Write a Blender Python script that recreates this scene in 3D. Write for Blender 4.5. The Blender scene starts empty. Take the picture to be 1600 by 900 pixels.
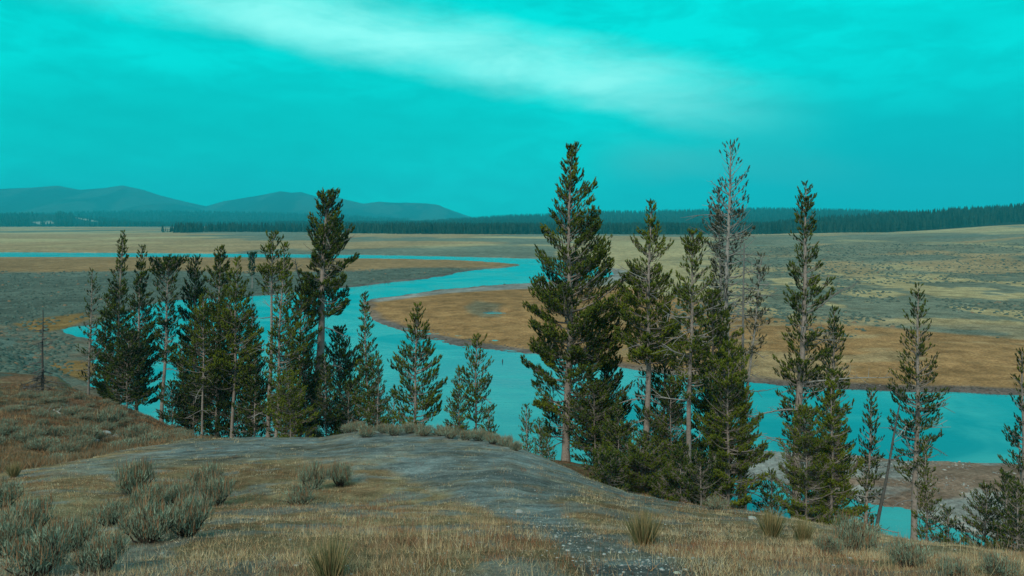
import bpy, math, random
import numpy as np
R = math.radians
rng = np.random.default_rng(7)
random.seed(7)
C = bpy.context.scene.collection
F = 1200.0; HY = 345.0; W = -25.0          # focal length in pixels, horizon row, water level (eye at z = 0)

# ------------------------------------------------------------------ noise
def _h(i, j, s):
    n = (i * 374761393 + j * 668265263 + s * 974634777) & 0xffffffff
    n = ((n ^ (n >> 13)) * 1274126177) & 0xffffffff
    n = (n ^ (n >> 16)) & 0xffffffff
    return n / 4294967295.0
def vn(x, y, s=0):
    x = np.asarray(x, float); y = np.asarray(y, float)
    xi = np.floor(x).astype(np.int64); yi = np.floor(y).astype(np.int64)
    fx = x - xi; fy = y - yi
    fx = fx * fx * (3 - 2 * fx); fy = fy * fy * (3 - 2 * fy)
    a = _h(xi, yi, s); b = _h(xi + 1, yi, s); c = _h(xi, yi + 1, s); d = _h(xi + 1, yi + 1, s)
    return (a * (1 - fx) + b * fx) * (1 - fy) + (c * (1 - fx) + d * fx) * fy
def fbm(x, y, s=0, o=4):
    t = 0; a = .5; n = 0
    for k in range(o):
        t = t + a * vn(x * 2 ** k + 13.7 * k, y * 2 ** k - 7.3 * k, s + k); n += a; a *= .5
    return t / n
def ss(a, b, x):
    t = np.clip((np.asarray(x, float) - a) / (b - a), 0, 1)
    return t * t * (3 - 2 * t)

# ------------------------------------------------------------------ river outline (seen from the bluff, laid on the water level)
def catmull(p, n=4):
    p = np.array(p, float); out = []
    N = len(p)
    for i in range(N):
        a, b, c, d = p[(i - 1) % N], p[i], p[(i + 1) % N], p[(i + 2) % N]
        for k in range(n):
            t = k / n
            out.append(.5 * ((2 * b) + (c - a) * t + (2 * a - 5 * b + 4 * c - d) * t * t + (3 * b - a - 3 * c + d) * t ** 3))
    return np.array(out)
def on_water(p):
    Y = -W * F / (p[:, 1] - HY)
    return np.stack([(p[:, 0] - 800) / F * Y, Y], 1)
river_px = [(-700,393),(-300,394),(0,394),(200,395),(400,396.5),(560,398),(700,400.5),(800,403),(860,405),(905,410),(945,419),(958,428),
 (940,435),(880,440),(800,444),(700,452),(640,460),(580,468),(568,480),(576,495),(600,506),(640,520),(700,538),(780,548),(860,556),(930,566),(1000,579),
 (1090,590),(1160,596),(1240,603),(1360,610),(1500,615),(1600,619),(1900,636),(2400,665),(2400,960),(1600,960),(1200,960),(700,960),(400,900),(300,800),(230,690),(200,640),
 (140,600),(136,592),(150,575),(150,550),(135,532),(97,518),(110,511),(150,505),(240,473),(280,468),(400,462),(465,456),(560,448),(600,443),(680,433),(740,422),(790,418),(812,413.5),(760,409.5),
 (700,406.5),(560,404),(400,402.5),(200,402),(0,402),(-300,402),(-700,402)]
bar_px = [(1100,712),(1180,703),(1240,706),(1300,707),(1400,718),(1500,722),(1600,725),(1900,738),(2300,760),(2300,900),(1800,890),(1600,850),(1500,830),(1420,797),(1370,788),(1230,757),(1180,748),(1120,735)]
RIV = on_water(catmull(river_px, 3)); BAR = on_water(catmull(bar_px, 3))
POND = on_water(catmull([(752,489),(768,486.5),(786,488),(792,491),(775,493.5),(758,492)], 2))
def sdf(P, x, y):
    """signed distance, positive outside"""
    d2 = np.full(x.shape, 1e18); ins = np.zeros(x.shape, bool)
    N = len(P)
    for i in range(N):
        ax, ay = P[i]; bx, by = P[(i + 1) % N]
        ex, ey = bx - ax, by - ay
        t = np.clip(((x - ax) * ex + (y - ay) * ey) / (ex * ex + ey * ey + 1e-12), 0, 1)
        d2 = np.minimum(d2, (x - ax - t * ex) ** 2 + (y - ay - t * ey) ** 2)
        if ay != by:
            c = ((ay > y) != (by > y)) & (x < (bx - ax) * (y - ay) / (by - ay) + ax)
            ins ^= c
    d = np.sqrt(d2)
    return np.where(ins, -d, d)

# ------------------------------------------------------------------ terrain
def zz(Y, py): return -(py - HY) / F * Y
# columns: px, then knots (Y, z): near ground, mid slope, crest, below crest, tree shelf, toe, end
cols = [
 (-1200, (9, zz(9,800)),  (14,zz(14,760)), (20,zz(20,725)), (60,zz(60,560)), (110,zz(110,520)), (170,zz(170,485))),
 (-300, (8, zz(8,820)),  (14,zz(14,765)), (20,zz(20,742)), (60,zz(60,590)), (105,zz(105,545)), (160,zz(160,510))),
 (0,    (8, zz(8,830)),  (16,zz(16,742)), (22,zz(22,742)), (60,zz(60,612)), (100,zz(100,570)), (140,-23.9)),
 (90,   (8, zz(8,830)),  (18,zz(18,725)), (25,zz(25,726)), (62,zz(62,612)), (85,zz(85,590)), (112,-24.3)),
 (150,  (9, zz(9,815)),  (20,zz(20,712)), (28,zz(28,714)), (65,zz(65,614)), (76,-19), (96,-25.6)),
 (240,  (10,zz(10,800)), (24,zz(24,694)), (32,zz(32,700)), (64,zz(64,655)), (74,-20.5), (86,-26)),
 (300,  (11,zz(11,790)), (26,zz(26,684)), (34,zz(34,694)), (60,zz(60,690)), (70,-20.5), (82,-26)),
 (400,  (11,zz(11,785)), (26,zz(26,680)), (33,-10.3), (57,-16.3), (66,-20), (76,-26)),
 (500,  (11,zz(11,785)), (26,zz(26,680)), (33,-10.3), (57,-16.3), (66,-20), (76,-26)),
 (560,  (11,zz(11,785)), (26,zz(26,670)), (33,-9.8), (54,-15.8), (64,-20), (75,-26)),
 (650,  (11,zz(11,785)), (25,zz(25,671)), (33,-9.4), (48,-14.0), (60,-19.5), (74,-26)),
 (720,  (10,zz(10,790)), (24,zz(24,678)), (32,-9.6), (46,-13.8), (58,-19), (74,-26)),
 (800,  (9, zz(9,800)),  (22,zz(22,692)), (29,-9.4), (44,-13.6), (57,-19), (72,-26)),
 (860,  (9, zz(9,805)),  (20,zz(20,717)), (27,-9.2), (44,-13.6), (57,-19), (70,-26)),
 (920,  (8, zz(8,815)),  (18,zz(18,745)), (25,-9.2), (42,-13.4), (56,-19), (68,-26)),
 (980,  (8, zz(8,820)),  (16.5,zz(16.5,769)), (23,-8.9), (40,-13.1), (54,-19), (66,-26)),
 (1100, (7.5,zz(7.5,832)), (15.5,zz(15.5,791)), (22,-8.9), (38,-13.7), (52,-19.5), (62,-26)),
 (1200, (7.5,zz(7.5,838)), (15,zz(15,802)), (22,-9.3), (37,-14.4), (49,-20), (60,-26)),
 (1300, (7, zz(7,848)),  (14,zz(14,820)), (21,-9.3), (37,-14.8), (47,-20), (58,-26)),
 (1400, (7, zz(7,855)),  (13,zz(13,840)), (20,-9.2), (36,-14.9), (46,-20), (55,-26)),
 (1600, (6.5,zz(6.5,870)), (12,zz(12,868)), (19,-9.2), (34,-14.6), (46,-20), (55,-26)),
 (2000, (6, zz(6,880)),  (11,zz(11,880)), (18,-9), (34,-14.6), (46,-20), (55,-26)),
]
CP = np.array([c[0] for c in cols], float)
KY = np.array([[k[0] for k in c[1:]] for c in cols]); KZ = np.array([[k[1] for k in c[1:]] for c in cols])
def bluff(px, Y):
    shp = px.shape; px = px.ravel(); Y = Y.ravel()
    ys = [np.full(px.shape, .3), np.full(px.shape, 3.7)]; zs = [np.full(px.shape, -1.62), np.full(px.shape, zz(3.7, 893))]
    for k in range(KY.shape[1]):
        ys.append(np.interp(px, CP, KY[:, k])); zs.append(np.interp(px, CP, KZ[:, k]))
    ys.append(ys[-1] + 60); zs.append(zs[-1] - 1.5)
    out = np.full(px.shape, -1.62)
    for k in range(len(ys) - 1):
        m = Y >= ys[k]
        t = np.clip((Y - ys[k]) / (ys[k + 1] - ys[k]), 0, 1)
        z = zs[k] * (1 - t) + zs[k + 1] * t
        out = np.where(m, z, out)
    return out.reshape(shp)
def bluff_s(px, Y):
    return (bluff(px, Y * .93) + 2 * bluff(px, Y * .98) + 2 * bluff(px, Y * 1.02) + bluff(px, Y * 1.07)) / 6
# ridges: (skyline [(px, py)...], crest Y, foot Y, tree height allowance)
def sky_tab(tab): a = np.array(tab, float); return a[:, 0], a[:, 1]
RIDGES = [
 ([(-1500,400),(1150,369),(1230,350),(1330,342),(1400,338),(1450,335),(1500,331),(1550,328),(1600,325),(2300,305)], 1750, 1320, 6),
 ([(-1500,400),(430,360),(500,356),(600,350),(700,343),(800,336.5),(850,334.5),(930,330),(1000,330),(1100,327.5),(1200,325),(1300,327),(1400,330),(1500,336),(1600,342),(2300,350)], 4300, 2600, 14),
 ([(-1500,335),(-300,336),(0,334),(50,332),(100,332),(140,338),(200,346),(260,352),(400,358),(2000,360)], 4300, 3000, 10),
 ([(-1500,330),(0,334),(150,329),(250,328),(400,330),(480,332),(560,336),(700,345),(2000,350)], 6000, 4000, 15),
 ([(-1500,285),(-400,300),(-100,300),(0,295),(50,293),(90,290.5),(125,296.5),(160,294),(192,289.5),(225,297),(250,305),(290,315),(322,322),(350,314),(400,306),(438,298.5),(455,301),(470,300),(500,309),(527,308),(545,313),(568,318.5),(592,315.5),(620,317),(650,317.5),(685,321),(710,330),(740,340),(2000,350)], 9300, 6500, 0),
]
def terrain(cx, cy, r, full=True):
    """height for points r*(cx,cy); also returns px, py, signed river distance"""
    x = cx * r; y = cy * r
    cyc = np.maximum(cy, 1e-3)
    u = np.clip(np.where(cy > 0, cx / cyc, np.sign(cx)), -1, 1)
    px = 800 + F * u; Y = r
    z1 = bluff_s(px, Y)
    z1 = z1 + (fbm(x * 1.1, y * 1.1, 3) - .5) * .10 * ss(1, 5, Y) + (fbm(x * 5, y * 5, 5, 3) - .5) * .035 \
         + (fbm(x / 6., y / 6., 11) - .5) * 1.1 * ss(24, 40, Y)
    far = Y > 40
    sd = np.full(Y.shape, -30.0); z2 = np.full(Y.shape, -40.0)
    if far.any():
        xf = x[far]; yf = Y[far]; xx = u[far] * yf
        wx = (fbm(xx / 9, yf / 9, 21) - .5); wob = np.minimum(.02 * yf, 5)
        s = np.maximum(sdf(RIV, xx + wx * wob, yf + (fbm(xx / 9, yf / 9, 22) - .5) * wob), -sdf(BAR, xx + wx * 2, yf))
        m = (yf > 120) & (yf < 300)
        s = s + (fbm(xx / 3.5, yf / 3.5, 31, 3) - .5) * np.clip(yf / 90, .4, 3)
        pf = px[far]
        pyw = HY - W * F / yf
        mud = ss(560, 620, pf) * (1 - ss(850, 900, pf)) * ss(498, 508, pyw) * (1 - ss(556, 562, pyw))
        barm = (pyw > 690)
        h = .06 + .3 * ss(0, 2, s) + .5 * ss(4, 40, s) + .6 * ss(30, 150, s)
        hm = .03 + .16 * (fbm(xx / 4, yf / 2.5, 33) - .42) * 2 + .35 * ss(9, 17, s)
        h = h * (1 - mud) + hm * mud
        h = np.where(barm, .05 + .35 * ss(0, 6, s) + .12 * (fbm(xx / 2, yf / 2, 35) - .5) * ss(0, 1, s), h)
        h = np.where(s < 0, np.maximum(s * .6, -1.5), h)
        pd = sdf(POND, xx, yf)
        h = np.where((pd < 4) & (yf > 150) & (yf < 260), np.minimum(h, np.clip(pd * .4, -.6, 1)), h)
        z = W + h
        # terraces and hills rising to the right
        rs = ss(1080, 1650, pf)
        rise = rs * 7. * ss(330, 500, yf + 90 * (fbm(xx / 120, yf / 120, 41) - .5)) + ss(1380, 1680, pf) * 15 * ss(620, 1500, yf)
        und = (fbm(xx / 130, yf / 110, 42) - .5) * 15 * ss(900, 1300, pf) * ss(330, 600, yf) * (1 - .8 * ss(700, 950, yf))
        z = z + rise + und + (fbm(xx / 260, yf / 260, 43) - .5) * 1.2 * ss(620, 1000, yf) * ss(500, 800, pf)
        z = z + (fbm(xx / 5, yf / 5, 44) - .5) * .35 * ss(6, 20, s)
        for k, (tab, Yc, Yf, al) in enumerate(RIDGES):
            tx, ty = sky_tab(tab)
            zc = zz(Yc, np.interp(pf, tx, ty)) - al
            if k == 4:
                zc = zc
                rel = (fbm(xx / 500, yf / 1500, 51, 5) - .5) * 420
            elif k >= 2: rel = (fbm(xx / 500, yf / 500, 52) - .5) * 40
            else: rel = (fbm(xx / 200, yf / 200, 53) - .5) * 10
            t = ss(Yf, Yc, yf)
            tt = np.clip((yf - Yf) / (Yc - Yf), 0, 1)
            zr = W + 1 + (zc - W - 1) * (.4 * tt + .6 * t) + rel * tt * (1 - tt) * 1.6
            zr = np.where(yf > Yc, zc - (yf - Yc) * .04, zr)
            z = np.where(yf > Yf, np.maximum(z, zr), z)
        z2[far] = z; sd[far] = s
    zf = np.maximum(z1, z2)
    back = ss(.55, -.45, cy) if False else 1 - ss(-.45, .55, cy)
    back = np.where(np.abs(cx) >= .999, back, np.where(cy < 0, 1., 0.))
    zb = -1.62 + np.minimum(r * .01, 3) - ss(40, 400, r) * 8
    z = zf * (1 - back) + zb * back
    return z, px, HY - z * F / np.maximum(Y, .1), sd, z1 >= z2
def gz(x, y):
    x = np.atleast_1d(np.asarray(x, float)); y = np.atleast_1d(np.asarray(y, float))
    return terrain(x / y, np.ones_like(x), y)[0]
def ground_at(px, Y):
    return float(gz((px - 800) / F * Y, Y)[0])

# ------------------------------------------------------------------ land cover: true ground colours
SAGE=np.array([.105,.14,.12]); SAGE2=np.array([.12,.17,.15]); TAN=np.array([.32,.245,.14]); STRAW=np.array([.40,.355,.20]); GOLD=np.array([.31,.175,.075])
MUD=np.array([.12,.105,.10]); GRAV=np.array([.26,.27,.26]); SOIL=np.array([.20,.235,.235]); RUST=np.array([.25,.13,.07]); ORNG=np.array([.24,.145,.05]); WOOD=np.array([.02,.035,.03])
def poly_mask(poly, px, py, soft, ky):
    P = np.array(poly, float) * [1, ky]
    return 1 - ss(-soft, soft, sdf(P, px, py * ky))
def cover(x, y, px, py, sd, isbluff, z):
    Y = np.maximum(y, .1)
    n1 = fbm(x / 60, y / 60, 61); n2 = fbm(x / 14, y / 14, 62); n3 = fbm(x / 3, y / 3, 63); n0 = fbm(x / 220, y / 160, 64)
    col = np.zeros(px.shape + (3,))
    def lay(c, m):
        nonlocal col
        m = np.clip(m, 0, 1)[..., None]; col = col * (1 - m) + c * m
    lay(TAN, np.ones(px.shape))
    # far plain streaks
    lay(STRAW, ss(.45, .62, n0) * .8); lay(SAGE2, ss(.50, .60, fbm(x / 150, y / 260, 65)) * .85)
    wpx = px + (n1 - .5) * 120; wpy = py + (fbm(x / 40, y / 90, 66) - .5) * np.clip((py - 345) * .12, 1, 16)
    def reg(c, poly, soft=3, ky=4, k=1.): lay(c, poly_mask(poly, wpx, wpy, soft * 2, ky) * k)
    reg(GOLD * .4 + TAN * .45, [(-900,403),(800,403),(830,412),(780,420),(640,422),(300,428),(-900,428)], 5)
    reg(SAGE, [(-900,425),(250,424),(450,424),(640,419),(790,419),(760,427),(600,446),(470,458),(270,466),(130,500),(-900,560)], 5)
    reg(STRAW * .6 + TAN * .4, [(880,375),(2400,375),(2400,530),(1300,505),(1000,455),(960,420),(880,405)], 5)
    far_r = ss(1000, 1150, px) * (1 - ss(515, 545, py)) * ss(380, 420, py)
    lay(SAGE * 1.1, far_r * ss(.47, .54, fbm(x / 16, y / 22, 67)) * .85)
    reg(SAGE * 1.15, [(1150,368),(2400,350),(2400,428),(1560,432),(1400,425),(1250,424),(1120,405),(1100,385)], 5, 4, .8)
    hr = ss(1100, 1300, px) * (1 - ss(425, 440, py)) * (1 - isbluff)
    nt = np.abs(fbm(x / 190, y / 130, 68) - .5); lay(TAN, hr * (1 - ss(.025, .06, nt)) * .85)
    lay(STRAW * .9, hr * ss(.56, .66, fbm(x / 90, y / 120, 69)) * .6)
    reg(GOLD, [(560,462),(800,446),(960,448),(1150,492),(1600,532),(2400,560),(2400,650),(1600,622),(1160,600),(860,558),(700,542),(600,508),(570,490)], 4, 4, .92)
    lay(TAN * 1.05, ss(560, 1200, px) * ss(470, 500, py) * ss(.52, .66, fbm(x / 22, y / 9, 71)) * (1 - ss(600, 640, py)) * .6 * (1 - isbluff))
    reg(SAGE * .8 + ORNG * .3, [(740,478),(770,470),(815,474),(790,494),(760,494)], 4, 3, .8)
    # shores
    nb = 1 - isbluff
    lay(GRAV * 1.0, nb * poly_mask([(560,468),(700,452),(880,436),(945,428),(955,418),(985,424),(985,438),(930,448),(800,452),(700,458),(590,472)], px, py * 1., 4, 3) * (sd > -1))
    lay(MUD * 1.1, nb * (1 - ss(1.5, 4.5, sd)) * .75 * ss(110, 160, py - 345 + 60))
    lay(MUD * 1.3, nb * (sd > 0) * poly_mask([(560,492),(600,500),(660,518),(740,534),(870,552),(880,562),(760,556),(640,535),(560,510)], px, py, 4, 3) * .9)
    lay(GRAV * 1.05, nb * ss(685, 695, py)); lay(RUST * .6 + GRAV * .3, nb * ss(685, 695, py) * ss(.5, .62, fbm(x / 7, y / 4, 72) - .06 + .3 * ss(1400, 1500, px) * (1 - ss(755, 790, py))))
    lay(MUD * .8, nb * ss(590, 600, py) * (1 - ss(640, 660, py)) * ss(1100, 1160, px) * (1 - ss(2, 4, sd)) * .8)
    lay(RUST*.75+SAGE*.25, nb * (1 - ss(290, 330, px)) * ss(505, 516, py) * (1 - ss(680, 690, py)))
    lay(SAGE, nb * (1 - ss(290, 330, px)) * ss(505, 516, py) * ss(.46,.56,n3) * .7)
    lay(SAGE * .85, nb * (1 - ss(520, 560, px)) * ss(428, 436, py) * .6)
    # left marsh
    lay(ORNG, poly_mask([(20,506),(60,498),(135,488),(150,494),(100,514),(60,520)], px, py, 5, 3) * .9 * nb)
    lay(ORNG * .9, poly_mask([(70,568),(100,564),(150,564),(150,598),(128,594),(100,584)], px, py, 4, 2) * .9 * nb)
    # forest floors and mountains
    for k, (tab, Yc, Yf, al) in enumerate(RIDGES):
        tx, ty = sky_tab(tab); 
        has = (np.interp(px, tx, ty) < 361)
        lay(WOOD, ss(Yf * .99, Yf * 1.03, Y) * has)
    lay(np.array([.075,.10,.085]), ss(6400, 6600, Y) * ss(.46, .6, fbm(x / 260, y / 900, 87)) * .45)
    lay(np.array([.30,.33,.30]), ((Y > 3000) & (Y < 4600)) * poly_mask([(50,347),(80,345),(84,349),(62,351)], px, py, 1.2, 2) * .8)
    lay(np.array([.38,.42,.36]), ((Y > 3000) & (Y < 4600)) * poly_mask([(118,340),(135,342),(152,346),(140,346)], px, py, 1.2, 2) * .9)
    # the bluff and the left hillside
    b = isbluff * (Y < 200)
    n4 = fbm(x / 1.3, y / 1.3, 74); n5 = fbm(x / .35, y / .35, 75)
    hill = ss(24, 34, Y)
    fore = TAN[None] * .8 * (.6 + .8 * n5)[..., None]
    col2 = fore.copy()
    def lay2(c, m):
        nonlocal col2
        m = np.clip(m, 0, 1)[..., None]; col2 = col2 * (1 - m) + c * m
    lay2(RUST, ss(.5, .66, n4) * .4); lay2(SOIL, ss(.52, .62, fbm(x / .8, y / .8, 76)) * .6)
    bm_ = bare_mask(px, py, x, y); lay2(SOIL * (.6 + .8 * n5[..., None]), bm_)
    lay2(TAN * .8, bm_ * ss(.54, .66, fbm(x / .9, y / .5, 85)) * .5); lay2(SOIL * .55, bm_ * ss(.56, .68, fbm(x / 1.8, y / 1.1, 86)) * .6)
    lay2(RUST * .65 + SAGE * .2, hill); lay2(SAGE * .9, hill * ss(.48, .60, fbm(x / 4, y / 4, 77)) * .9); lay2(TAN * .7, hill * ss(.55, .62, fbm(x / 2.2, y / 2.2, 78)) * .6)
    lay2(ORNG * .8, hill * poly_mask([(84,568),(100,566),(150,566),(150,600),(128,594),(108,582)], px, py, 4, 2) * .95)
    lay2(GRAV * 1.35, hill * poly_mask([(150,672),(178,668),(186,680),(160,690)], px, py, 6, 2) * ss(.4, .55, fbm(x / .8, y / .8, 79)))
    lay2(SAGE2 * .9, hill * ss(100, 125, Y))
    bb = np.clip(b, 0, 1)[..., None]
    return col * (1 - bb) + col2 * bb
def bare_mask(px, py, x, y):
    wx = px + (fbm(x / 1.1, y / 1.1, 81) - .5) * 80; wy = py + (fbm(x / .9, y / .9, 82) - .5) * 30
    m = poly_mask([(60,738),(200,712),(300,688),(400,676),(560,662),(700,668),(800,686),(870,712),(960,762),(1110,786),(1000,800),(900,762),(880,775),(830,800),(900,830),(980,850),(1090,905),(930,905),(850,850),(770,800),(700,770),(640,745),(560,722),(430,716),(300,718),(160,738)], wx, wy, 12, 1)
    m = np.maximum(m, poly_mask([(940,910),(880,862),(800,800),(770,760),(850,780),(900,815),(960,850),(1060,910)], px + (fbm(x / .6, y / .6, 84) - .5) * 40, py, 9, 1))
    return np.clip(m, 0, 1) * (.72 + .28 * ss(.35, .5, fbm(x / .9, y / .9, 83)))

# ------------------------------------------------------------------ mesh helpers
def mesh_obj(name, v, f, mat, parent=None, col=None, smooth=False):
    v = np.asarray(v, np.float32); f = np.asarray(f, np.int32); k = f.shape[1]
    me = bpy.data.meshes.new(name)
    me.vertices.add(len(v)); me.vertices.foreach_set('co', v.ravel())
    me.loops.add(f.size); me.loops.foreach_set('vertex_index', f.ravel())
    me.polygons.add(len(f)); me.polygons.foreach_set('loop_start', np.arange(0, f.size, k, dtype=np.int32))
    me.polygons.foreach_set('loop_total', np.full(len(f), k, np.int32))
    if smooth: me.polygons.foreach_set('use_smooth', np.ones(len(f), bool))
    me.update(calc_edges=True)
    if col is not None:
        a = me.color_attributes.new('Col', 'FLOAT_COLOR', 'POINT')
        c = np.ones((len(v), 4), np.float32); c[:, :3] = col; a.data.foreach_set('color', c.ravel())
    me.materials.append(mat)
    o = bpy.data.objects.new(name, me); C.objects.link(o)
    if parent: o.parent = parent
    return o
class Geo:
    def __init__(s): s.v = []; s.f = []; s.c = []; s.n = 0
    def add(s, v, f, c=None):
        v = np.asarray(v).reshape(-1, 3); s.v.append(v); s.f.append(np.asarray(f).reshape(-1, 3) + s.n); s.n += len(v)
        if c is not None: s.c.append(np.broadcast_to(np.asarray(c, float), (len(v), 3)))
    def build(s, name, mat, parent=None, smooth=False):
        return mesh_obj(name, np.concatenate(s.v), np.concatenate(s.f), mat, parent, np.concatenate(s.c) if s.c else None, smooth)
def tubes(P, Rr, sides=5):
    """P (N,K,3) paths, Rr (N,K) radii -> verts, tris"""
    P = np.asarray(P, float); Rr = np.asarray(Rr, float); N, K, _ = P.shape
    T = np.gradient(P, axis=1); T /= np.linalg.norm(T, axis=2, keepdims=True) + 1e-9
    ref = np.where(np.abs(T[..., 2:3]) > .9, np.array([1., 0, 0]), np.array([0, 0, 1.]))
    A = np.cross(T, ref); A /= np.linalg.norm(A, axis=2, keepdims=True) + 1e-9; B = np.cross(T, A)
    an = np.arange(sides) * 2 * math.pi / sides
    V = P[:, :, None] + Rr[:, :, None, None] * (A[:, :, None] * np.cos(an)[:, None] + B[:, :, None] * np.sin(an)[:, None])
    k = np.arange(K - 1)[:, None]; s = np.arange(sides)[None]; s2 = (s + 1) % sides
    a = k * sides + s; b = k * sides + s2; c = a + sides; d = b + sides
    tri = np.concatenate([np.stack([a, b, d], -1).reshape(-1, 3), np.stack([a, d, c], -1).reshape(-1, 3)])
    Fc = tri[None] + (np.arange(N) * K * sides)[:, None, None]
    return V.reshape(-1, 3), Fc.reshape(-1, 3)
def frames(D):
    D = D / (np.linalg.norm(D, axis=1, keepdims=True) + 1e-9)
    ref = np.where(np.abs(D[:, 2:3]) > .9, np.array([1., 0, 0]), np.array([0, 0, 1.]))
    A = np.cross(ref, D); A /= np.linalg.norm(A, axis=1, keepdims=True) + 1e-9
    return A, np.cross(D, A), D
def scatter(pv, pf, pos, D, scale, spin=None):
    """copies of a prototype (z axis -> D) into one array"""
    N = len(pos); A, B, Dn = frames(D)
    if spin is None: spin = rng.random(N) * 6.283
    c, s = np.cos(spin)[:, None], np.sin(spin)[:, None]
    A2 = A * c + B * s; B2 = -A * s + B * c
    sc = np.asarray(scale); sc = sc[:, None] if sc.ndim == 1 else sc
    if sc.shape[1] == 1: sc = np.repeat(sc, 3, 1)
    V = pos[:, None] + pv[None, :, 0:1] * (A2 * sc[:, 0:1])[:, None] + pv[None, :, 1:2] * (B2 * sc[:, 1:2])[:, None] + pv[None, :, 2:3] * (Dn * sc[:, 2:3])[:, None]
    Fc = pf[None] + (np.arange(N) * len(pv))[:, None, None]
    return V.reshape(-1, 3), Fc.reshape(-1, 3)
def tag(o, label=None, cat=None, group=None, kind=None):
    if label: o['label'] = label
    if cat: o['category'] = cat
    if group: o['group'] = group
    if kind: o['kind'] = kind
    return o
def empty(name, loc, rz=0):
    o = bpy.data.objects.new(name, None); C.objects.link(o); o.location = loc; o.rotation_euler = (0, 0, rz); o.empty_display_size = .3
    return o

# ------------------------------------------------------------------ materials
class NT:
    def __init__(s, nt): s.nt = nt
    def n(s, t, **k):
        n = s.nt.nodes.new(t)
        for a, b in k.items(): setattr(n, a, b)
        return n
    def put(s, inp, v):
        if isinstance(v, bpy.types.NodeSocket): s.nt.links.new(v, inp)
        else: inp.default_value = v
    def m(s, op, a, b=0., c=None, clamp=False):
        n = s.n('ShaderNodeMath', operation=op, use_clamp=clamp); s.put(n.inputs[0], a); s.put(n.inputs[1], b)
        if c is not None: s.put(n.inputs[2], c)
        return n.outputs[0]
    def mr(s, v, a, b, c=0., d=1., sm=True):
        n = s.n('ShaderNodeMapRange'); n.interpolation_type = 'SMOOTHSTEP' if sm else 'LINEAR'
        s.put(n.inputs[0], v); 
        for i, k in enumerate((a, b, c, d)): s.put(n.inputs[i + 1], k)
        return n.outputs[0]
    def noise(s, vec, scale, detail=4., rough=.5, dist=0.):
        n = s.n('ShaderNodeTexNoise'); s.put(n.inputs['Vector'], vec); n.inputs['Scale'].default_value = scale
        n.inputs['Detail'].default_value = detail; n.inputs['Roughness'].default_value = rough; n.inputs['Distortion'].default_value = dist
        return n.outputs[0]
    def mix(s, f, a, b, bt='MIX'):
        n = s.n('ShaderNodeMix', data_type='RGBA', blend_type=bt); s.put(n.inputs[0], f)
        s.put(n.inputs[6], a if isinstance(a, bpy.types.NodeSocket) else (*a, 1)); s.put(n.inputs[7], b if isinstance(b, bpy.types.NodeSocket) else (*b, 1))
        return n.outputs[2]
    def dot(s, v, w):
        n = s.n('ShaderNodeVectorMath', operation='DOT_PRODUCT'); s.put(n.inputs[0], v); n.inputs[1].default_value = w
        return n.outputs['Value']
def material(name):
    m = bpy.data.materials.new(name); m.use_nodes = True; nt = m.node_tree; p = nt.nodes['Principled BSDF']
    p.inputs['Roughness'].default_value = .85; p.inputs['Specular IOR Level'].default_value = .25
    return m, NT(nt), p
def mat_attr(name, rough=.85, nscale=None, amt=.3, bump=0., spec=.2):
    m, t, p = material(name)
    a = t.n('ShaderNodeVertexColor', layer_name='Col').outputs[0]
    p.inputs['Roughness'].default_value = rough; p.inputs['Specular IOR Level'].default_value = spec
    if nscale:
        tc = t.n('ShaderNodeTexCoord').outputs['Object']; nz = t.noise(tc, nscale, 5, .6)
        f = t.mr(nz, .25, .75, 1 - amt, 1 + amt, False)
        a = t.mix(1., a, f, 'MULTIPLY')
        if bump:
            b = t.n('ShaderNodeBump'); b.inputs['Strength'].default_value = bump; b.inputs['Distance'].default_value = .03
            t.put(b.inputs['Height'], nz); t.put(p.inputs['Normal'], b.outputs[0])
    t.put(p.inputs['Base Color'], a)
    return m
M = {}
M['needles'] = mat_attr('pine_needles', .8, spec=.02)
M['wood'] = mat_attr('bark', .9, 9., .35, .5, .05)
M['plant'] = mat_attr('dry_plants', .9, spec=.03)
M['stone'] = mat_attr('stone', .85, 20., .25, .3)
M['forest'] = mat_attr('distant_conifers', .9, .15, .3, 0., 0.)
def ground_mat():
    m, t, p = material('ground')
    a = t.n('ShaderNodeVertexColor', layer_name='Col').outputs[0]
    g = t.n('ShaderNodeNewGeometry').outputs['Position']
    ln = t.n('ShaderNodeVectorMath', operation='LENGTH'); t.put(ln.inputs[0], g); d = ln.outputs['Value']
    nf = t.noise(g, 22, 6, .65); nm = t.noise(g, 2.2, 6, .65); nl = t.noise(g, .22, 6, .7); nxl = t.noise(g, .02, 5, .7)
    f = t.m('MULTIPLY', t.mr(nf, .3, .7, .6, 1.4, False), t.mr(nm, .3, .7, .55, 1.45, False))
    ff = t.m('MULTIPLY', t.mr(nl, .3, .7, .55, 1.45, False), t.mr(nxl, .3, .7, .75, 1.25, False))
    f = t.m('MULTIPLY', f, ff)
    c = t.mix(1., a, f, 'MULTIPLY')
    # pale grit in the soil
    grit = t.noise(g, 70, 2, .5); c = t.mix(t.m('MULTIPLY', t.mr(grit, .66, .72), .35), c, (.34, .36, .35))
    t.put(p.inputs['Base Color'], c); p.inputs['Roughness'].default_value = 1.; p.inputs['Specular IOR Level'].default_value = .0
    b = t.n('ShaderNodeBump'); b.inputs['Strength'].default_value = 1.; b.inputs['Distance'].default_value = .035
    t.put(b.inputs['Height'], t.m('ADD', nf, t.m('MULTIPLY', nm, 2.))); t.put(p.inputs['Normal'], b.outputs[0])
    return m
M['ground'] = ground_mat()
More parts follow.
